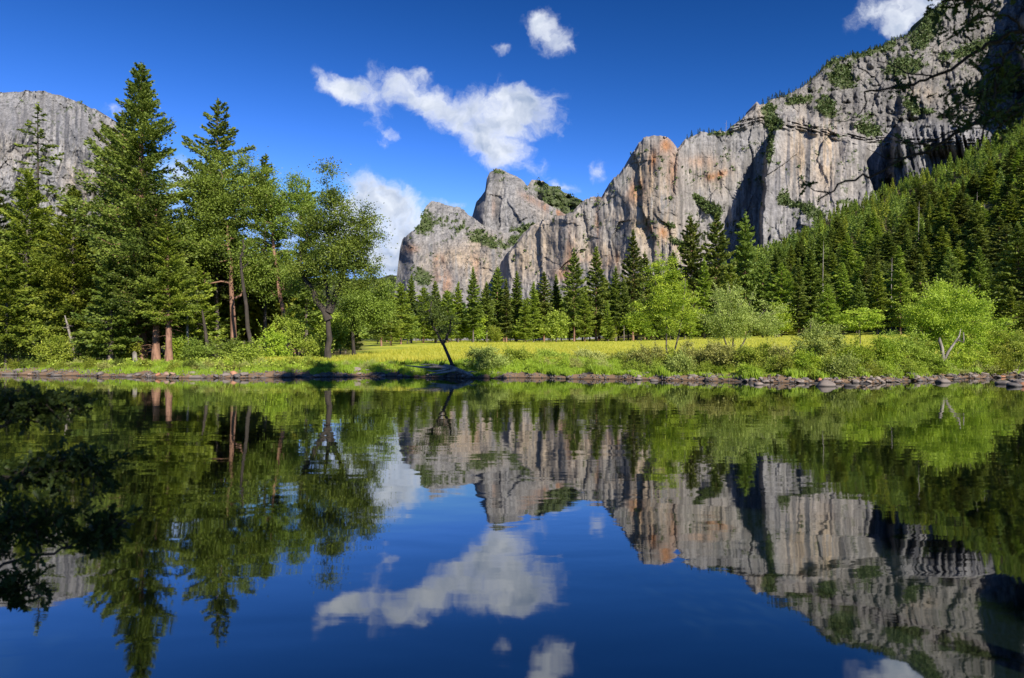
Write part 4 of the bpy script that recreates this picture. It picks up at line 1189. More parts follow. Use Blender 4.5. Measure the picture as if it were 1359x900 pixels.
# conifers along the rims and ledges of the cliffs, and scrub in the cracks
rim = []
def on_wall(px, dpx=0):
    col_i = int(np.argmin(np.abs(WPX - px)))
    return WPTS[:, col_i]
Vw = np.empty(len(wall_o.data.vertices) * 3, dtype=np.float32)
wall_o.data.vertices.foreach_get('co', Vw)
WPX = np.concatenate([np.arange(645, 1400, .85), np.arange(1400, 1900, 4.0)])
WPTS = Vw.reshape(-1, len(WPX), 3)
NRW = WPTS.shape[0] - 3
for px in np.arange(905, 1300, 1.0):
    dens = np.interp(px, [905, 930, 1000, 1040, 1060, 1120, 1180, 1220, 1230, 1250, 1300], [.15, .2, .12, .5, .4, .55, .6, .6, 1.0, .9, .3])
    if rg.random() < dens:
        p_ = WPTS[NRW - 1 - int(rg.random() * 5), int(np.argmin(np.abs(WPX - px)))]
        rim.append((p_[0], p_[1], p_[2] - 3, 12 + 14 * rg.random()))
for (cx_, cy_, rx_, ry_, n_) in [(1192, 90, 14, 12, 42), (1098, 145, 14, 10, 24), (1030, 162, 12, 9, 18), (1228, 40, 10, 18, 36), (1210, 140, 8, 8, 10), (1155, 172, 16, 6, 16), (1112, 100, 14, 8, 14), (945, 276, 16, 10, 14),
                              (1240, 20, 10, 10, 20), (1195, 52, 26, 6, 30), (1060, 272, 30, 5, 16), (1022, 190, 4, 20, 10), (985, 300, 14, 10, 22), (925, 318, 22, 8, 20), (1290, 60, 24, 14, 20), (1320, 110, 24, 10, 16)]:
    for q in range(n_):
        px, py = cx_ + rg.normal() * rx_ * .6, cy_ + rg.normal() * ry_ * .6
        ci = int(np.argmin(np.abs(WPX - px)))
        rowz = HY - (WPTS[:NRW, ci, 2] - CAMZ) / WPTS[:NRW, ci, 1] * FPX
        ri = int(np.argmin(np.abs(rowz - py)))
        p_ = WPTS[ri, ci]
        rim.append((p_[0], p_[1] - 2, p_[2] - 3, 10 + 13 * rg.random()))
mass('rim_woods', rim, 'thin dark conifers along the rims and ledges of the high cliffs', 'woods', M_FAR)

Vs, As = [], []
for pts, vg, D in SCRUB:
    wgt = np.where(vg > .3, vg, 0)
    if wgt.sum() < 1:
        continue
    n = int(min(2600, (vg > .3).sum() * .055))
    pick = rg.choice(len(pts), n, p=wgt / wgt.sum())
    base = pts[pick]
    for b in range(7):
        sz = D[pick] / FPX * (1.1 + 1.2 * rg.random(n))
        C = base + rg.normal(size=(n, 3)) * sz[:, None] * .6 + np.array([0, -1, .4])[None] * sz[:, None]
        A = rg.normal(size=(n, 3))
        g_ = Geo()
        g_.cards(C, A, sz * 1.5, sz * 1.1, rg, .45 + .25 * rg.normal(size=n))
        Vs.append(g_.V[0])
        As.append(g_.A[0])
V_ = np.concatenate(Vs)
o = link('scrub', mesh_np('scrub', V_, np.arange(len(V_)).reshape(-1, 4), M_FAR, False, {'v': ('FACE', 'FLOAT', np.concatenate(As))}))
tag(o, 'low green scrub clinging to ledges and cracks of the granite', 'scrub', kind='stuff')

# ------------------------------------------------------------------ riverbank trees and bushes on the meadow side
# dark tree leaning over the water on its root mound
Y = 60
b = stand(604, Y)
me = leafy(150, 8, [(0, 0, 0), px_pt(590, 462, Y, 604), px_pt(578, 438, Y, 604), px_pt(570, 425, Y, 604)],
           [px_ell(548, 600, 393, 428, Y, 604, .9), px_ell(566, 612, 398, 450, Y, 604, .9), px_ell(556, 580, 398, 440, Y, 604, .8)], 52, .44, 70, .16, M_BARK_D, M_DARK, .17,
           stems=[[px_pt(588, 458, Y, 604), px_pt(596, 440, Y, 604), px_pt(600, 420, Y, 604)], [px_pt(573, 430, Y, 604), px_pt(571, 412, Y, 604), px_pt(573, 400, Y, 604)]])
plant('leaning_tree', me, b, 0, 1, 'small dark tree leaning out from its root mound over the water', 'tree')
# bleached driftwood at its foot
g = Geo()
def ppt(px, py, Yd):
    return np.array(P(px, py, Yd))
g.tube([ppt(628, 499, 57.6), ppt(612, 493, 58), ppt(600, 489, 58.5), ppt(590, 486, 59)], [.1, .2, .24, .2], 8)
g.tube([ppt(600, 489, 58.5), ppt(580, 487, 58.4), ppt(560, 487.5, 58.6), ppt(538, 485, 58.8)], [.17, .13, .09, .03], 7)
g.tube([ppt(606, 491, 58.2), ppt(590, 494, 57.6), ppt(570, 497, 57.3)], [.14, .1, .03], 6)
g.tube([ppt(596, 489, 58.5), ppt(585, 492, 57.8), ppt(574, 493, 57.6), ppt(566, 491, 57.5)], [.12, .1, .07, .02], 6)
g.tube([ppt(590, 487, 58.8), ppt(574, 483.5, 59), ppt(556, 484, 59)], [.1, .06, .02], 6)
g.tube([ppt(618, 496, 57.7), ppt(626, 493, 57.8), ppt(634, 494, 57.9)], [.1, .06, .02], 6)
o = link('driftwood', g.mesh('driftwood', M_DEAD, smooth=True))
tag(o, 'bleached driftwood and bare roots at the waterline under the leaning tree', 'driftwood')

RIVER = [  # column, top row, distance, width in columns, material, kind, label
    (646, 449, 60, 60, M_WIL, 'pale grey green bush beside the foot of the leaning tree'), (690, 458, 66, 50, M_SHR, 'olive bush right of the pale grey green one'),
    (735, 462, 68, 60, M_SHR, 'wide low bush with orange tinged leaves above the bright grass'), (785, 463, 67, 54, M_DRY, 'straw coloured low bush on the grassy bank'),
    (832, 462, 63, 40, M_WIL, 'silvery bush left of the pale brush clump'), (862, 449, 58.5, 50, M_DRY, 'pale dry brush clump below the bright feathery tree'),
    (902, 456, 57.5, 44, M_SHR, 'olive brush between two pale clumps'), (928, 446, 57, 52, M_DRY, 'tall dry brush leaning over the stones'), (905, 466, 55.5, 40, M_WIL, 'low pale brush close to the waterline stones'),
    (962, 448, 55.5, 52, M_DRY, 'straw coloured brush under the round willow'), (1004, 450, 54.5, 50, M_SHR, 'green brush right below the round willow'),
    (1036, 454, 53.5, 44, M_DRY, 'reddish dry brush beside the silver leaved bush'), (1084, 421, 54, 66, M_WIL, 'tall silver leaved round bush at the stony shore'),
    (1128, 446, 53, 52, M_DEC, 'yellow green bush right of the silver leaved one'), (1118, 466, 51, 40, M_WIL, 'low grey bush above the shore stones'), (1168, 440, 54, 66, M_DEC, 'dense bright bush left of the big round one'),
    (1198, 436, 56, 50, M_SHR, 'brownish green bush against the flank of the big round one'), (1232, 462, 56, 44, M_SHR, 'low bush left of the bleached forked snag'),
    (1288, 458, 60, 64, M_DEC, 'low yellow green bush right of the bleached forked snag'), (1348, 428, 62, 60, M_SHR, 'darker bush cut by the right edge of the view'), (1322, 462, 60, 40, M_SHR, 'small bush above the right hand stone spit'),
    (1400, 420, 64, 80, M_SHR, 'bush beyond the right edge of the shore'), (1060, 462, 52, 34, M_DEC, 'little yellow bush between dry brush and silver leaved bush'),
]
for k_, (px, top, Yb, wc, mt, lb) in enumerate(RIVER):
    hh = height_to(px, top, Yb)
    ww = wc * Yb / FPX
    plant('shrub', bush(430 + k_, ww * 1.08, hh * (1.0 if top < 440 else .86), mt, 66, .36, 190, .13, dp=.9), stand(px, Yb), 0, 1, lb, 'shrub', parts=('stems', 'foliage'))

Y = 74
me = leafy(160, 9, [(0, 0, 0), px_pt(884, 430, Y, 886), px_pt(878, 380, Y, 886), px_pt(878, 345, Y, 886)],
           [px_ell(856, 906, 336, 400, Y, 886), px_ell(862, 934, 362, 448, Y, 886), px_ell(852, 900, 380, 450, Y, 886)], 150, .6, 130, .18, M_BARK_G, M_DEC, .10, shoots=60,
           stems=[[(0.4, 0, 0), px_pt(906, 420, Y, 886), px_pt(910, 370, Y, 886)]], flat=.45)
plant('feathery_tree', me, stand(886, Y), 0, 1, 'bright yellow green feathery tree, highest on the river bank', 'tree')
Y = 66
me = leafy(161, 7, [(0, 0, 0), px_pt(975, 430, Y, 970), px_pt(985, 400, Y, 970)],
           [px_ell(935, 1008, 378, 446, Y, 970), px_ell(970, 1040, 396, 450, Y, 970), px_ell(930, 985, 408, 455, Y, 970)], 130, .55, 140, .15, M_BARK_G, M_WIL, .10, shoots=60,
           stems=[[(0, 0, 0), px_pt(955, 430, Y, 970), px_pt(948, 410, Y, 970)], [(0, 0, 0), px_pt(1000, 430, Y, 970), px_pt(1015, 412, Y, 970)]])
plant('willow', me, stand(970, Y), 0, 1, 'round silvery willow right of the feathery tree', 'willow')
Y = 68
me = leafy(162, 5, [(0, 0, 0), px_pt(1142, 430, Y, 1142), px_pt(1142, 412, Y, 1142)], [px_ell(1112, 1172, 408, 440, Y, 1142)], 44, .55, 100, .2, M_BARK_G, M_DEC, .06, flat=.3)
plant('sapling', me, stand(1142, Y), 0, 1, 'low sapling with flat fan like boughs behind the dense bright bush', 'sapling')
Y = 64
me = leafy(163, 8, [(0, 0, 0), px_pt(1262, 440, Y, 1258), px_pt(1262, 410, Y, 1258)],
           [px_ell(1205, 1315, 378, 450, Y, 1258), px_ell(1200, 1270, 392, 462, Y, 1258), px_ell(1262, 1338, 405, 472, Y, 1258), px_ell(1225, 1290, 371, 410, Y, 1258), px_ell(1215, 1320, 430, 478, Y, 1258)],
           330, .5, 150, .15, M_BARK_G, M_DEC, .12, minz=.15, shoots=90,
           stems=[[(0, 0, 0), px_pt(1235, 440, Y, 1258), px_pt(1225, 415, Y, 1258)], [(0, 0, 0), px_pt(1290, 445, Y, 1258), px_pt(1308, 430, Y, 1258)]])
plant('round_tree', me, stand(1258, Y), 0, 1, 'big round yellow green tree standing low above the stony shore', 'tree')
# bleached forked snag before it
g = Geo()
Yd = 57.5
g.tube([ppt(1252, 479, Yd), ppt(1250, 462, Yd), ppt(1247, 452, Yd), ppt(1247, 448, Yd)], [.15, .14, .13, .06], 8)
g.tube([ppt(1253, 478, Yd), ppt(1259, 466, Yd), ppt(1267, 455, Yd), ppt(1273, 446, Yd), ppt(1275, 437, Yd + .3)], [.12, .1, .09, .06, .03], 7)
g.tube([ppt(1267, 455, Yd), ppt(1274, 450, Yd - .2), ppt(1276, 444, Yd - .3)], [.05, .04, .02], 5)
g.tube([ppt(1279, 452, Yd), ppt(1278.6, 441, Yd)], [.05, .04], 5)
g.tube([ppt(1270, 451, Yd), ppt(1279, 455, Yd), ppt(1279, 448, Yd)], [.04, .05, .05], 5)
o = link('snag', g.mesh('snag', M_DEAD, smooth=True))
tag(o, 'bleached forked snag standing in front of the big round tree', 'dead tree')
# dead stems in the slope forest
for k_, (px, py0, py1, Yd) in enumerate([(1296, 255, 292, 520), (1219, 268, 295, 560), (1092, 320, 360, 300), (1306, 270, 292, 480), (1183, 342, 366, 330), (963, 160, 178, 2100)]):
    g = Geo()
    p0_, p1_ = ppt(px, py1 + 8, Yd), ppt(px + 1, py0, Yd)
    r_ = .0004 * Yd + .05
    zb = gz(p0_[0], Yd) if Yd < 2000 else p0_[2] - 8
    g.tube([(p0_[0], Yd, min(zb, p0_[2])), p0_, (p0_ + p1_) / 2, p1_], [r_ * 1.2, r_, r_ * .8, r_ * .3], 6)
    for q in range(8):
        f_ = .3 + .65 * rg.random()
        pb_ = p0_ * (1 - f_) + p1_ * f_
        g.tube([pb_, pb_ + [(rg.random() - .5) * 4 * r_ * 4, 0, r_ * 2 * rg.random()]], [r_ * .3, r_ * .1], 4)
    o = link('dead_trunk', g.mesh('dead_trunk', M_DEAD, smooth=True))
    tag(o, ['white dead trunk high in the steep dark part of the forest', 'thin pale dead trunk under the shadowed corner of the cliff', 'grey dead stem beside the tall narrow conifer low on the slope',
            'shorter white dead trunk just right of the high one', 'small pale snag in the slope forest above the bright conifer', 'thin dead tree standing on the rim of the wall'][k_], 'dead tree')
# ------------------------------------------------------------------ grass, stones, near branches
def grass_material(name, c1, c2):
    return leaf_material(name, c1, c2, .35, hue=.02)
M_GR = grass_material('bank_grass', (.14, .24, .014), (.36, .48, .035))
M_GY = grass_material('meadow_grass', (.30, .34, .03), (.62, .57, .07))
def blades(name, xs_, ys_, hmin, hmax, wd, mat, label, rng, lean=.25):
    n = len(xs_)
    z = ground_z(xs_, ys_)
    h_ = hmin + (hmax - hmin) * rng.random(n)
    C = np.stack([xs_, ys_, z - .02], 1)
    d = np.stack([rng.normal(size=n) * lean, rng.normal(size=n) * lean, np.ones(n)], 1) * h_[:, None]
    a = rng.random(n) * PI
    s_ = np.stack([np.cos(a), np.sin(a) * .4, 0 * a], 1) * (wd * (.6 + .8 * rng.random(n)))[:, None]
    q = np.stack([C - s_ / 2, C + s_ / 2, C + d * .6 + s_ * .32, C + d], 1)
    v = .5 + .5 * fbm(xs_ / 5.0, ys_ / 12.0, oct=4, gain=.7) + .2 * rng.normal(size=n)
    o_ = link(name, mesh_np(name, q.reshape(-1, 3), np.arange(4 * n).reshape(n, 4), mat, False, {'v': ('FACE', 'FLOAT', np.clip(v, 0, 1))}))
    tag(o_, label, 'grass', kind='stuff')
rg = np.random.default_rng(700)
# lush fringe along the bank, in tufts
n = 210000
xg = -50 + rg.random(n) * 98
yo = .45 + 1.1 * np.clip(fbm(xg / 2.2, 4.4, 1.1, 3) + .45, 0, 1) + rg.random(n) ** 1.6 * 9
yg = shore(xg) + yo
px_ = CX + FPX * xg / yg
dn = .5 + .9 * fbm(xg / 1.6, yg / 1.1, 3, 3)
wgt = np.interp(px_, [0, 100, 150, 230, 300, 330, 520, 560, 640, 820, 840, 1000, 1200, 1359], [.08, .1, .35, .5, .15, .3, .7, .6, 1, 1, .5, .4, .3, .25])
k = (rg.random(n) < wgt * np.clip(dn + .25, 0, 1))
xg, yg, px_ = xg[k], yg[k], px_[k]
tall = .22 + .5 * np.clip(fbm(xg / 1.3, yg / 1.3, 8, 2) + .4, 0, 1) * np.interp(px_, [0, 300, 600, 640, 1100, 1359], [.5, .5, .8, 1.3, .9, .8])
rs = np.random.default_rng(701)
def bl2():
    n = len(xg)
    z = ground_z(xg, yg)
    C = np.stack([xg, yg, z - .02], 1)
    d = np.stack([rs.normal(size=n) * .28, rs.normal(size=n) * .28, np.ones(n)], 1) * (tall * (.6 + .6 * rs.random(n)))[:, None]
    a = rs.random(n) * PI
    s_ = np.stack([np.cos(a), np.sin(a) * .4, 0 * a], 1) * (.035 * (.6 + .8 * rs.random(n)))[:, None]
    q = np.stack([C - s_, C + s_, C + d * .6 + s_ * .7, C + d], 1)
    v = .5 + .3 * fbm(xg / 2.0, yg / 2.0, oct=3) + .2 * rs.normal(size=n)
    o_ = link('bank_grass', mesh_np('bank_grass', q.reshape(-1, 3), np.arange(4 * n).reshape(n, 4), M_GR, False, {'v': ('FACE', 'FLOAT', np.clip(v, 0, 1))}))
    tag(o_, 'lush bright green grass fringing the river bank', 'grass', kind='stuff')
bl2()
# ripe meadow grass
n = 230000
yq = 66 + rg.random(n) ** 1.7 * 210
azq = -.42 + rg.random(n) * 1.15
xq = azq * yq
k = (yq > shore(xq) + 7) & ((xq > -18 - .02 * yq) | (yq < 70))
k &= (fbm(xq / 3, yq / 6, 5, 3) > -.35)
blades('meadow_grass', xq[k], yq[k], .35, .8, .16, M_GY, 'ripe yellow meadow grass behind the bank', rg)
# leaf litter plants under the grove
n = 26000
xq = -66 + rg.random(n) * 48
yq = shore(xq) + 2 + rg.random(n) * 16
k = fbm(xq / 1.5, yq / 1.5, 9, 3) > -.05
g_ = Geo()
C = np.stack([xq[k], yq[k], ground_z(xq[k], yq[k]) + .1 + .5 * rg.random(k.sum()) ** 2], 1)
g_.cards(C, rg.normal(size=C.shape), .2, .16, rg)
o = link('undergrowth', g_.mesh('undergrowth', M_SHR, leaf=True))
tag(o, 'low leafy undergrowth on the ground of the grove', 'undergrowth', kind='stuff')

# small brush of the banks, from shared shapes
rb = np.random.default_rng(760)
PB = [bush(770 + i, 2.2, 1.3, mt, 30, .3, 110, .11) for i, mt in enumerate([M_SHR, M_DRY, M_WIL, M_DEC, M_OAK])]
for zone, (a, b_, cnt, pr, lb, gp, smin, smax) in enumerate([
        (640, 850, 22, [.35, .25, .1, .3, 0], 'small bush in the grass between the leaning tree and the dry brush', 'small bushes on the grassy bank', .45, .8),
        (850, 1120, 46, [.35, .3, .12, .23, 0], 'small brush clump at the upper edge of the stones below the willow', 'small brush below the willow', .5, 1.0),
        (1120, 1375, 40, [.4, .15, .1, .35, 0], 'small bush at the upper edge of the stones beside the snag', 'small bushes beside the snag', .5, 1.05),
        (0, 340, 30, [.35, .15, .05, .25, .2], 'small bush on the bank under the grove trees', 'small bushes under the grove', .35, .8),
        (340, 590, 22, [.4, .25, .05, .2, .1], 'small bush in the grass around the airy riverside oak', 'small bushes around the airy oak', .3, .6)]):
    for q in range(cnt):
        px = a + (b_ - a) * (q + rb.random()) / cnt
        az_ = (px - CX) / FPX
        Yd = 55.0
        for it in range(8):
            Yd = float(shore(np.array([az_ * Yd]))[0])
        Yd += (1.6 if zone in (1, 2) else 2.2) + 4.5 * rb.random() ** 1.5
        plant('brush', PB[int(rb.choice(5, p=pr))], (az_ * Yd, Yd, gz(az_ * Yd, Yd) - .05), rb.random() * 6.28, smin + (smax - smin) * rb.random(), lb, 'bush', gp, parts=('stems', 'foliage'))

# stones
m, t, out = new_mat('river_stone')
tcn = t.n('ShaderNodeTexCoord')
oi = t.n('ShaderNodeObjectInfo')
geo = t.n('ShaderNodeNewGeometry')
n1 = t.noise(tcn.outputs['Object'], 3.0, 6, .6)
c = t.mix(t.m('MULTIPLY_ADD', oi.outputs['Random'], .8, t.m('MULTIPLY', t.m('SUBTRACT', n1, .5), .8), clamp=True), (.10, .09, .085, 1), (.34, .27, .22, 1))
c = t.mix(t.ramp(oi.outputs['Random'], .93, .98), c, (.42, .20, .11, 1))
spz = t.n('ShaderNodeSeparateXYZ', ins={0: geo.outputs['Position']})
wet = t.ramp(spz.outputs[2], .02, .12, .28, 1.0)
c = t.n('ShaderNodeVectorMath', operation='SCALE', ins={0: c, 'Scale': wet}).outputs[0]
bp = t.n('ShaderNodeBump', ins={'Strength': .6, 'Distance': .04, 'Height': n1})
pb = t.n('ShaderNodeBsdfPrincipled', ins={'Base Color': c, 'Roughness': .75, 'Normal': bp.outputs[0]})
t.set(out.inputs[0], pb.outputs[0])
M_STONE = m
import bmesh
def stone_mesh(seed):
    bm = bmesh.new()
    bmesh.ops.create_icosphere(bm, subdivisions=3, radius=1.0)
    co = np.array([v_.co for v_ in bm.verts])
    rg_ = np.random.default_rng(seed)
    s_ = 1 + .28 * fbm(co[:, 0] * 1.1 + seed, co[:, 1] * 1.1, co[:, 2] * 1.1 + seed, 3)
    co = co * s_[:, None]
    for q in range(5):          # planed facets
        nrm = unit(rg_.normal(size=3))
        lim = .62 + .2 * rg_.random()
        d = co @ nrm
        co = co - np.maximum(d - lim, 0)[:, None] * nrm[None] * .85
    for v_, c_ in zip(bm.verts, co):
        v_.co = c_
    me = bpy.data.meshes.new('stone')
    bm.to_mesh(me)
    bm.free()
    me.polygons.foreach_set('use_smooth', np.ones(len(me.polygons), dtype=bool))
    me.materials.append(M_STONE)
    return me
STONES = [stone_mesh(800 + i) for i in range(9)]
rg = np.random.default_rng(720)
def put_stone(x, y, r_, label, group, nm='stone', lift=.25):
    o_ = link(nm, STONES[int(rg.integers(0, 9))], None, (x, y, max(gz(x, y), -.1) + r_ * lift * .5))
    o_.scale = (r_ * (1 + .5 * rg.random()), r_ * (.8 + .3 * rg.random()), r_ * (.45 + .25 * rg.random()))
    o_.rotation_euler = (rg.normal() * .15, rg.normal() * .15, rg.random() * 6.28)
    tag(o_, label, 'stone', group)
SPEC = [(1095, 512.5, .62, 'large dark wet boulder standing in the water below the silver leaved bush'), (1128, 513, .28, 'small dark wet stone in the water right of the large dark boulder'),
        (1102, 507, .42, 'orange brown boulder just behind the large dark wet one'), (1008, 511, .34, 'flat dark stone alone in the water before dry brush'),
        (1252, 508, .45, 'grey stone in the water below the bleached snag'), (868, 506, .34, 'dark stone in the water below the pale dry clump'), (1220, 501, .42, 'rounded grey stone on the shore left of the snag')]
for px, py, r_, lb in SPEC:
    Yd = CAMZ / (py - HY) * FPX
    x = (px - CX) / FPX * Yd
    o_ = link('boulder', STONES[int(rg.integers(0, 9))], None, (x, Yd, .02))
    o_.scale = (r_ * 1.3, r_, r_ * .6)
    o_.rotation_euler = (0, 0, rg.random() * 6)
    tag(o_, lb, 'boulder')
ns = 0
for zone, (a, b_, cnt, rmin, rmax, lb, gp) in enumerate([
        (830, 1060, 66, .10, .25, 'rounded stone in the shore band below the dry brush', 'stones below the dry brush'),
        (1060, 1240, 80, .12, .31, 'pinkish grey stone in the wide shore band below the dense bright bushes', 'stones of the wide shore band'),
        (1240, 1375, 60, .12, .30, 'stone on the shore below the big round tree', 'stones below the big round tree'),
        (0, 330, 52, .12, .5, 'stone at the waterline under the grove', 'stones under the grove'),
        (330, 620, 26, .12, .42, 'dark stone at the shaded waterline before the airy oak', 'stones before the airy oak')]):
    for q in range(cnt):
        px = a + (b_ - a) * (q + rg.random()) / cnt
        az_ = (px - CX) / FPX
        Yd = 55.0
        for it in range(8):
            Yd = float(shore(np.array([az_ * Yd]))[0])
        Yd += (rg.random() - .35) * (3.0 if zone in (1, 2) else 2.2)
        put_stone(az_ * Yd, Yd, rmin + (rmax - rmin) * rg.random() ** 1.6, lb, gp)
for q in range(16):
    px, py = 1325 + rg.random() * 40, 503 + rg.random() * 12
    Yd = CAMZ / (py - HY) * FPX
    x = (px - CX) / FPX * Yd
    o_ = link('stone', STONES[q % 9], None, (x, Yd, .03))
    r_ = .2 + .3 * rg.random()
    o_.scale = (r_ * 1.2, r_, r_ * .6)
    o_.rotation_euler = (0, 0, q)
    tag(o_, 'stone of the little spit reaching into the water at the right edge', 'stone', 'stones of the little spit')
# gravel between them
n = 5200
xg2 = -52 + rg.random(n) * 104
yg2 = shore(xg2) + .05 + rg.random(n) * 1.8
g_ = Geo()
Cg = np.stack([xg2, yg2, ground_z(xg2, yg2)], 1)
sz = .05 + .09 * rg.random(n)
oct_ = np.array([[1, 0, 0], [-1, 0, 0], [0, 1, 0], [0, -1, 0], [0, 0, .7], [0, 0, -.7]])
Vg = (Cg[:, None] + oct_[None] * sz[:, None, None] * (1 + .3 * rg.normal(size=(n, 6, 1)))).reshape(-1, 3)
tri = np.array([[0, 2, 4], [2, 1, 4], [1, 3, 4], [3, 0, 4], [2, 0, 5], [1, 2, 5], [3, 1, 5], [0, 3, 5]])
Fg = (np.arange(n)[:, None, None] * 6 + tri[None]).reshape(-1, 3)
o = link('gravel', mesh_np('gravel', Vg, Fg, M_STONE, True))
tag(o, 'fine gravel along the waterline between the stones', 'gravel', kind='stuff')

# ------------------------------------------------------------------ trees on the near bank, beside and behind the viewer
LEAFV = np.array([[0, 0, 0], [.13, .17, .0], [.05, .30, .02], [.24, .42, .03], [.09, .55, .03], [.20, .72, .02], [.06, .86, 0], [0, 1.0, -.02],
                  [-.06, .86, 0], [-.20, .72, .02], [-.09, .55, .03], [-.24, .42, .03], [-.05, .30, .02], [-.13, .17, 0]])
def lobed(C, A, ln, rng):
    """lobed leaves: an outline fan round the midrib"""
    N = len(C)
    A = unit(A)
    Nn = unit(np.cross(A, rng.normal(size=(N, 3)) + [0, 0, .3]))
    S = np.cross(Nn, A)
    ln = np.broadcast_to(ln, (N,))
    L_ = LEAFV
    q = C[:, None] + (S[:, None] * L_[None, :, :1] + A[:, None] * L_[None, :, 1:2] + Nn[:, None] * (L_[None, :, 2:3] + .5 * np.abs(L_[None, :, :1]))) * ln[:, None, None]
    k = len(L_)
    qf = []
    # halves as quads from midrib outwards
    quads = np.array([[0, 1, 2, 12], [0, 12, 13, 0], [2, 3, 4, 10], [2, 10, 11, 12], [4, 5, 6, 8], [4, 8, 9, 10], [6, 7, 8, 6]])
    quads = np.array([[0, 1, 2, 12], [2, 3, 4, 10], [4, 5, 6, 8]])
    tris = np.array([[0, 12, 13], [2, 10, 12], [10, 11, 12], [4, 8, 10], [8, 9, 10], [6, 7, 8]])
    base = np.arange(N)[:, None, None] * k
    return q.reshape(-1, 3), (base + quads[None]).reshape(-1, 4), (base + tris[None]).reshape(-1, 3)


def near_tree(name, label, trunk, limbs, twigs_per, leaves_per, lsize, seed, cat, crown_ell=None, ncr=0):
    """limbs: list of (points, base radius, leafiness, from_fraction)"""
    rng = np.random.default_rng(seed)
    e = empty(name, trunk[0])
    W = Geo()
    off0 = np.array(trunk[0])
    tp = np.array(trunk) - off0
    W.tube(tp, np.linspace(.22, .09, len(tp)), 10)
    Cs, As, Ls = [], [], []
    for pts, r0, leafy_, ff, spread in limbs:
        pts = np.array(pts, float) - off0
        seg = np.linspace(0, 1, len(pts))
        s_ = np.linspace(0, 1, 4 * len(pts))
        q = np.stack([np.interp(s_, seg, pts[:, c]) for c in range(3)], 1)
        q[1:-1] += rng.normal(size=(len(q) - 2, 3)) * r0 * .5
        W.tube(q, np.linspace(r0 * .85, r0 * .28, len(q)), 6)
        for k in range(int(twigs_per * leafy_)):
            f = ff + (1 - ff) * rng.random()
            b = np.array([np.interp(f, s_, q[:, c]) for c in range(3)])
            d = unit(rng.normal(size=3) * [1, .8, .8]) * spread * (.4 + .8 * rng.random())
            tip = b + d
            mid = (b + tip) / 2 + rng.normal(size=3) * spread * .08
            W.tube([b, mid, tip], [r0 * .3, r0 * .2, r0 * .08], 4)
            n = int(leaves_per * (.5 + rng.random()))
            u_ = .35 + .65 * rng.random(n)
            c = b + (tip - b) * u_[:, None] + rng.normal(size=(n, 3)) * spread * .10
            Cs.append(c)
            As.append(d[None] * .8 / spread + rng.normal(size=(n, 3)) * .7)
            Ls.append(lsize * (.6 + .7 * rng.random(n)))
    C, A, ln = np.concatenate(Cs), np.concatenate(As), np.concatenate(Ls)
    V1, Fq, Ft = lobed(C, A, ln, rng)
    nfc = len(Fq) + len(Ft)
    me = mesh_np('leaves', V1, [Fq, Ft], M_NEAR, False, {'v': ('FACE', 'FLOAT', rng.random(nfc))})
    if crown_ell:
        G2 = Geo()
        c_, r_ = crown_ell
        n = ncr
        # clumped crown overhead, joined by limbs
        cc = np.array(c_) - off0 + unit(rng.normal(size=(90, 3))) * (rng.random((90, 1)) ** .45) * np.array(r_)
        for p_ in cc:
            tb = tp[-1] if rng.random() < .6 else tp[-2]
            W.tube([tb, (tb + p_) / 2 + rng.normal(size=3) * .25, p_], [.06, .035, .012], 5)
        pick = cc[rng.integers(0, 90, n)]
        CC = pick + rng.normal(size=(n, 3)) * .55
        G2.cards(CC, rng.normal(size=(n, 3)), .2, .13, rng)
        link('crown', G2.mesh('crown', M_NEAR, leaf=True), e)
    link('limbs', W.mesh('limbs', M_BARK_D, smooth=True), e)
    link('leaves', me, e)
    tag(e, label, cat)
    return e
def Q(px, py, Yd):
    return np.array(P(px, py, Yd))
# left: an oak beside the viewer, its lower boughs hang before the water
near_tree('near_oak', 'dark leafy oak boughs hanging close in front of the water, lower left', [(-5.2, 2.2, .9), (-5.0, 2.3, 2.2), (-4.9, 2.2, 4.0), (-4.2, 1.6, 6.0)],
          [([(-4.95, 2.3, 2.4), Q(-60, 600, 3.3), Q(10, 560, 3.4), Q(60, 535, 3.5), Q(92, 548, 3.6)], .016, .85, .42, .13),
           ([(-4.95, 2.3, 2.2), Q(-60, 650, 3.2), Q(20, 630, 3.3), Q(90, 615, 3.4), Q(132, 622, 3.5)], .016, 1.35, .42, .15),
           ([(-5.0, 2.3, 2.0), Q(-60, 720, 3.0), Q(30, 700, 3.1), Q(70, 690, 3.2)], .014, 1.1, .42, .14),
           ([(-5.0, 2.3, 1.9), Q(-60, 770, 3.0), Q(10, 748, 3.1), Q(80, 728, 3.2), Q(120, 715, 3.3), Q(168, 690, 3.4)], .012, .8, .62, .09),
           ([(-5.0, 2.3, 1.8), Q(-60, 800, 2.9), Q(10, 790, 3.0), Q(45, 770, 3.1)], .012, .6, .45, .12),
           ([(-4.95, 2.3, 2.5), Q(-60, 550, 3.3), Q(-20, 535, 3.4), Q(18, 540, 3.5)], .012, .5, .6, .10)],
          46, 14, .054, 41, 'oak tree', ((-3.8, .2, 6.3), (2.8, 2.6, 1.6)), 9000)
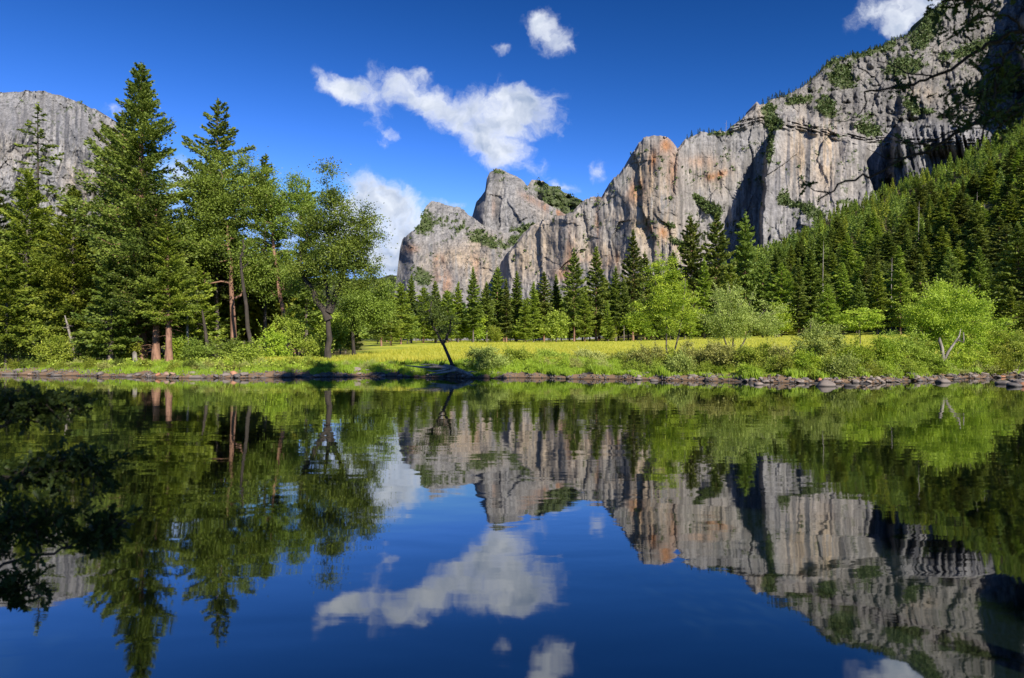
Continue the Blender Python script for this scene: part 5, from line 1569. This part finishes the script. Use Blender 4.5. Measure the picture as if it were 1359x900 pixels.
# right: bare twigs and leaf sprays reaching in over the upper right
near_tree('near_alder', 'dark twiggy branches reaching across the upper right of the sky', [(5.4, 3.2, .9), (5.2, 3.1, 3.0), (5.0, 2.9, 5.0), (4.2, 2.2, 6.6)],
          [([(5.1, 3.0, 4.2), Q(1440, 20, 4.4), Q(1340, 45, 4.4), Q(1300, 66, 4.4), Q(1262, 92, 4.4), Q(1228, 108, 4.4), Q(1190, 116, 4.4), Q(1147, 122, 4.4)], .020, .25, .75, .16),
           ([Q(1147, 122, 4.4), Q(1150, 138, 4.4), Q(1138, 155, 4.4), Q(1122, 162, 4.4), Q(1100, 160, 4.4)], .006, .02, .5, .05),
           ([Q(1236, 100, 4.4), Q(1205, 98, 4.35), Q(1180, 84, 4.3), Q(1160, 80, 4.3)], .006, .02, .5, .05),
           ([(5.15, 3.0, 3.4), Q(1440, 110, 4.1), Q(1350, 138, 4.1), Q(1300, 160, 4.1), Q(1255, 186, 4.1), Q(1214, 205, 4.1), Q(1150, 234, 4.1), Q(1118, 240, 4.1), Q(1085, 272, 4.1)], .018, .2, .35, .14),
           ([Q(1300, 160, 4.1), Q(1270, 172, 4.1), Q(1230, 190, 4.1), Q(1200, 190, 4.1), Q(1170, 172, 4.1)], .008, .05, .4, .07),
           ([Q(1214, 205, 4.1), Q(1180, 212, 4.1), Q(1150, 196, 4.1)], .005, .02, .4, .05),
           ([(5.2, 3.0, 4.9), Q(1440, -30, 4.0), Q(1350, -12, 4.0), Q(1300, -2, 4.0), Q(1250, 2, 4.0)], .014, .9, .45, .12),
           ([(5.2, 3.0, 4.0), Q(1440, 60, 4.2), Q(1360, 90, 4.2), Q(1320, 110, 4.2), Q(1300, 130, 4.2), Q(1284, 170, 4.2)], .016, 1.0, .4, .17),
           ([(5.2, 3.0, 4.4), Q(1440, 30, 3.9), Q(1365, 50, 3.9), Q(1330, 75, 3.9), Q(1318, 130, 3.9), Q(1298, 200, 3.9)], .014, .9, .35, .17),
           ([Q(1320, 110, 4.2), Q(1290, 128, 4.2), Q(1262, 118, 4.2)], .006, .3, .5, .08),
           ([Q(1365, 50, 3.9), Q(1340, 20, 3.9), Q(1290, 25, 3.9), Q(1266, 50, 3.9), Q(1240, 60, 3.9)], .008, .25, .3, .09),
           ([(5.2, 3.0, 3.6), Q(1440, 130, 3.8), Q(1370, 150, 3.8), Q(1330, 160, 3.8), Q(1300, 150, 3.8)], .012, .8, .4, .15)],
          26, 9, .055, 42, 'alder tree', ((4.6, .2, 6.9), (2.6, 2.8, 1.5)), 9000)
# tall pines behind the viewer; their long shadows fall on the water and the far bank
w_, l_ = conifer(901, 34, 4.5, .2, 200, 110, .8, .4, -.2, .1, .6, M_BARK_R, M_CON, .3)
for k_, (x, y, s_) in enumerate([(5.5, -7.0, .55), (9, -12, .8), (-3, -9, .6), (17, -6, 1.5), (21.5, -8, 1.62), (26, -5, 1.55), (31, -7, 1.58)]):
    plant('bank_pine', (w_, l_), (x, y, gz(x, y) - .1), k_ * 2.0, s_, 'pine on the near bank behind the viewer', 'pine tree', 'pines on the near bank')
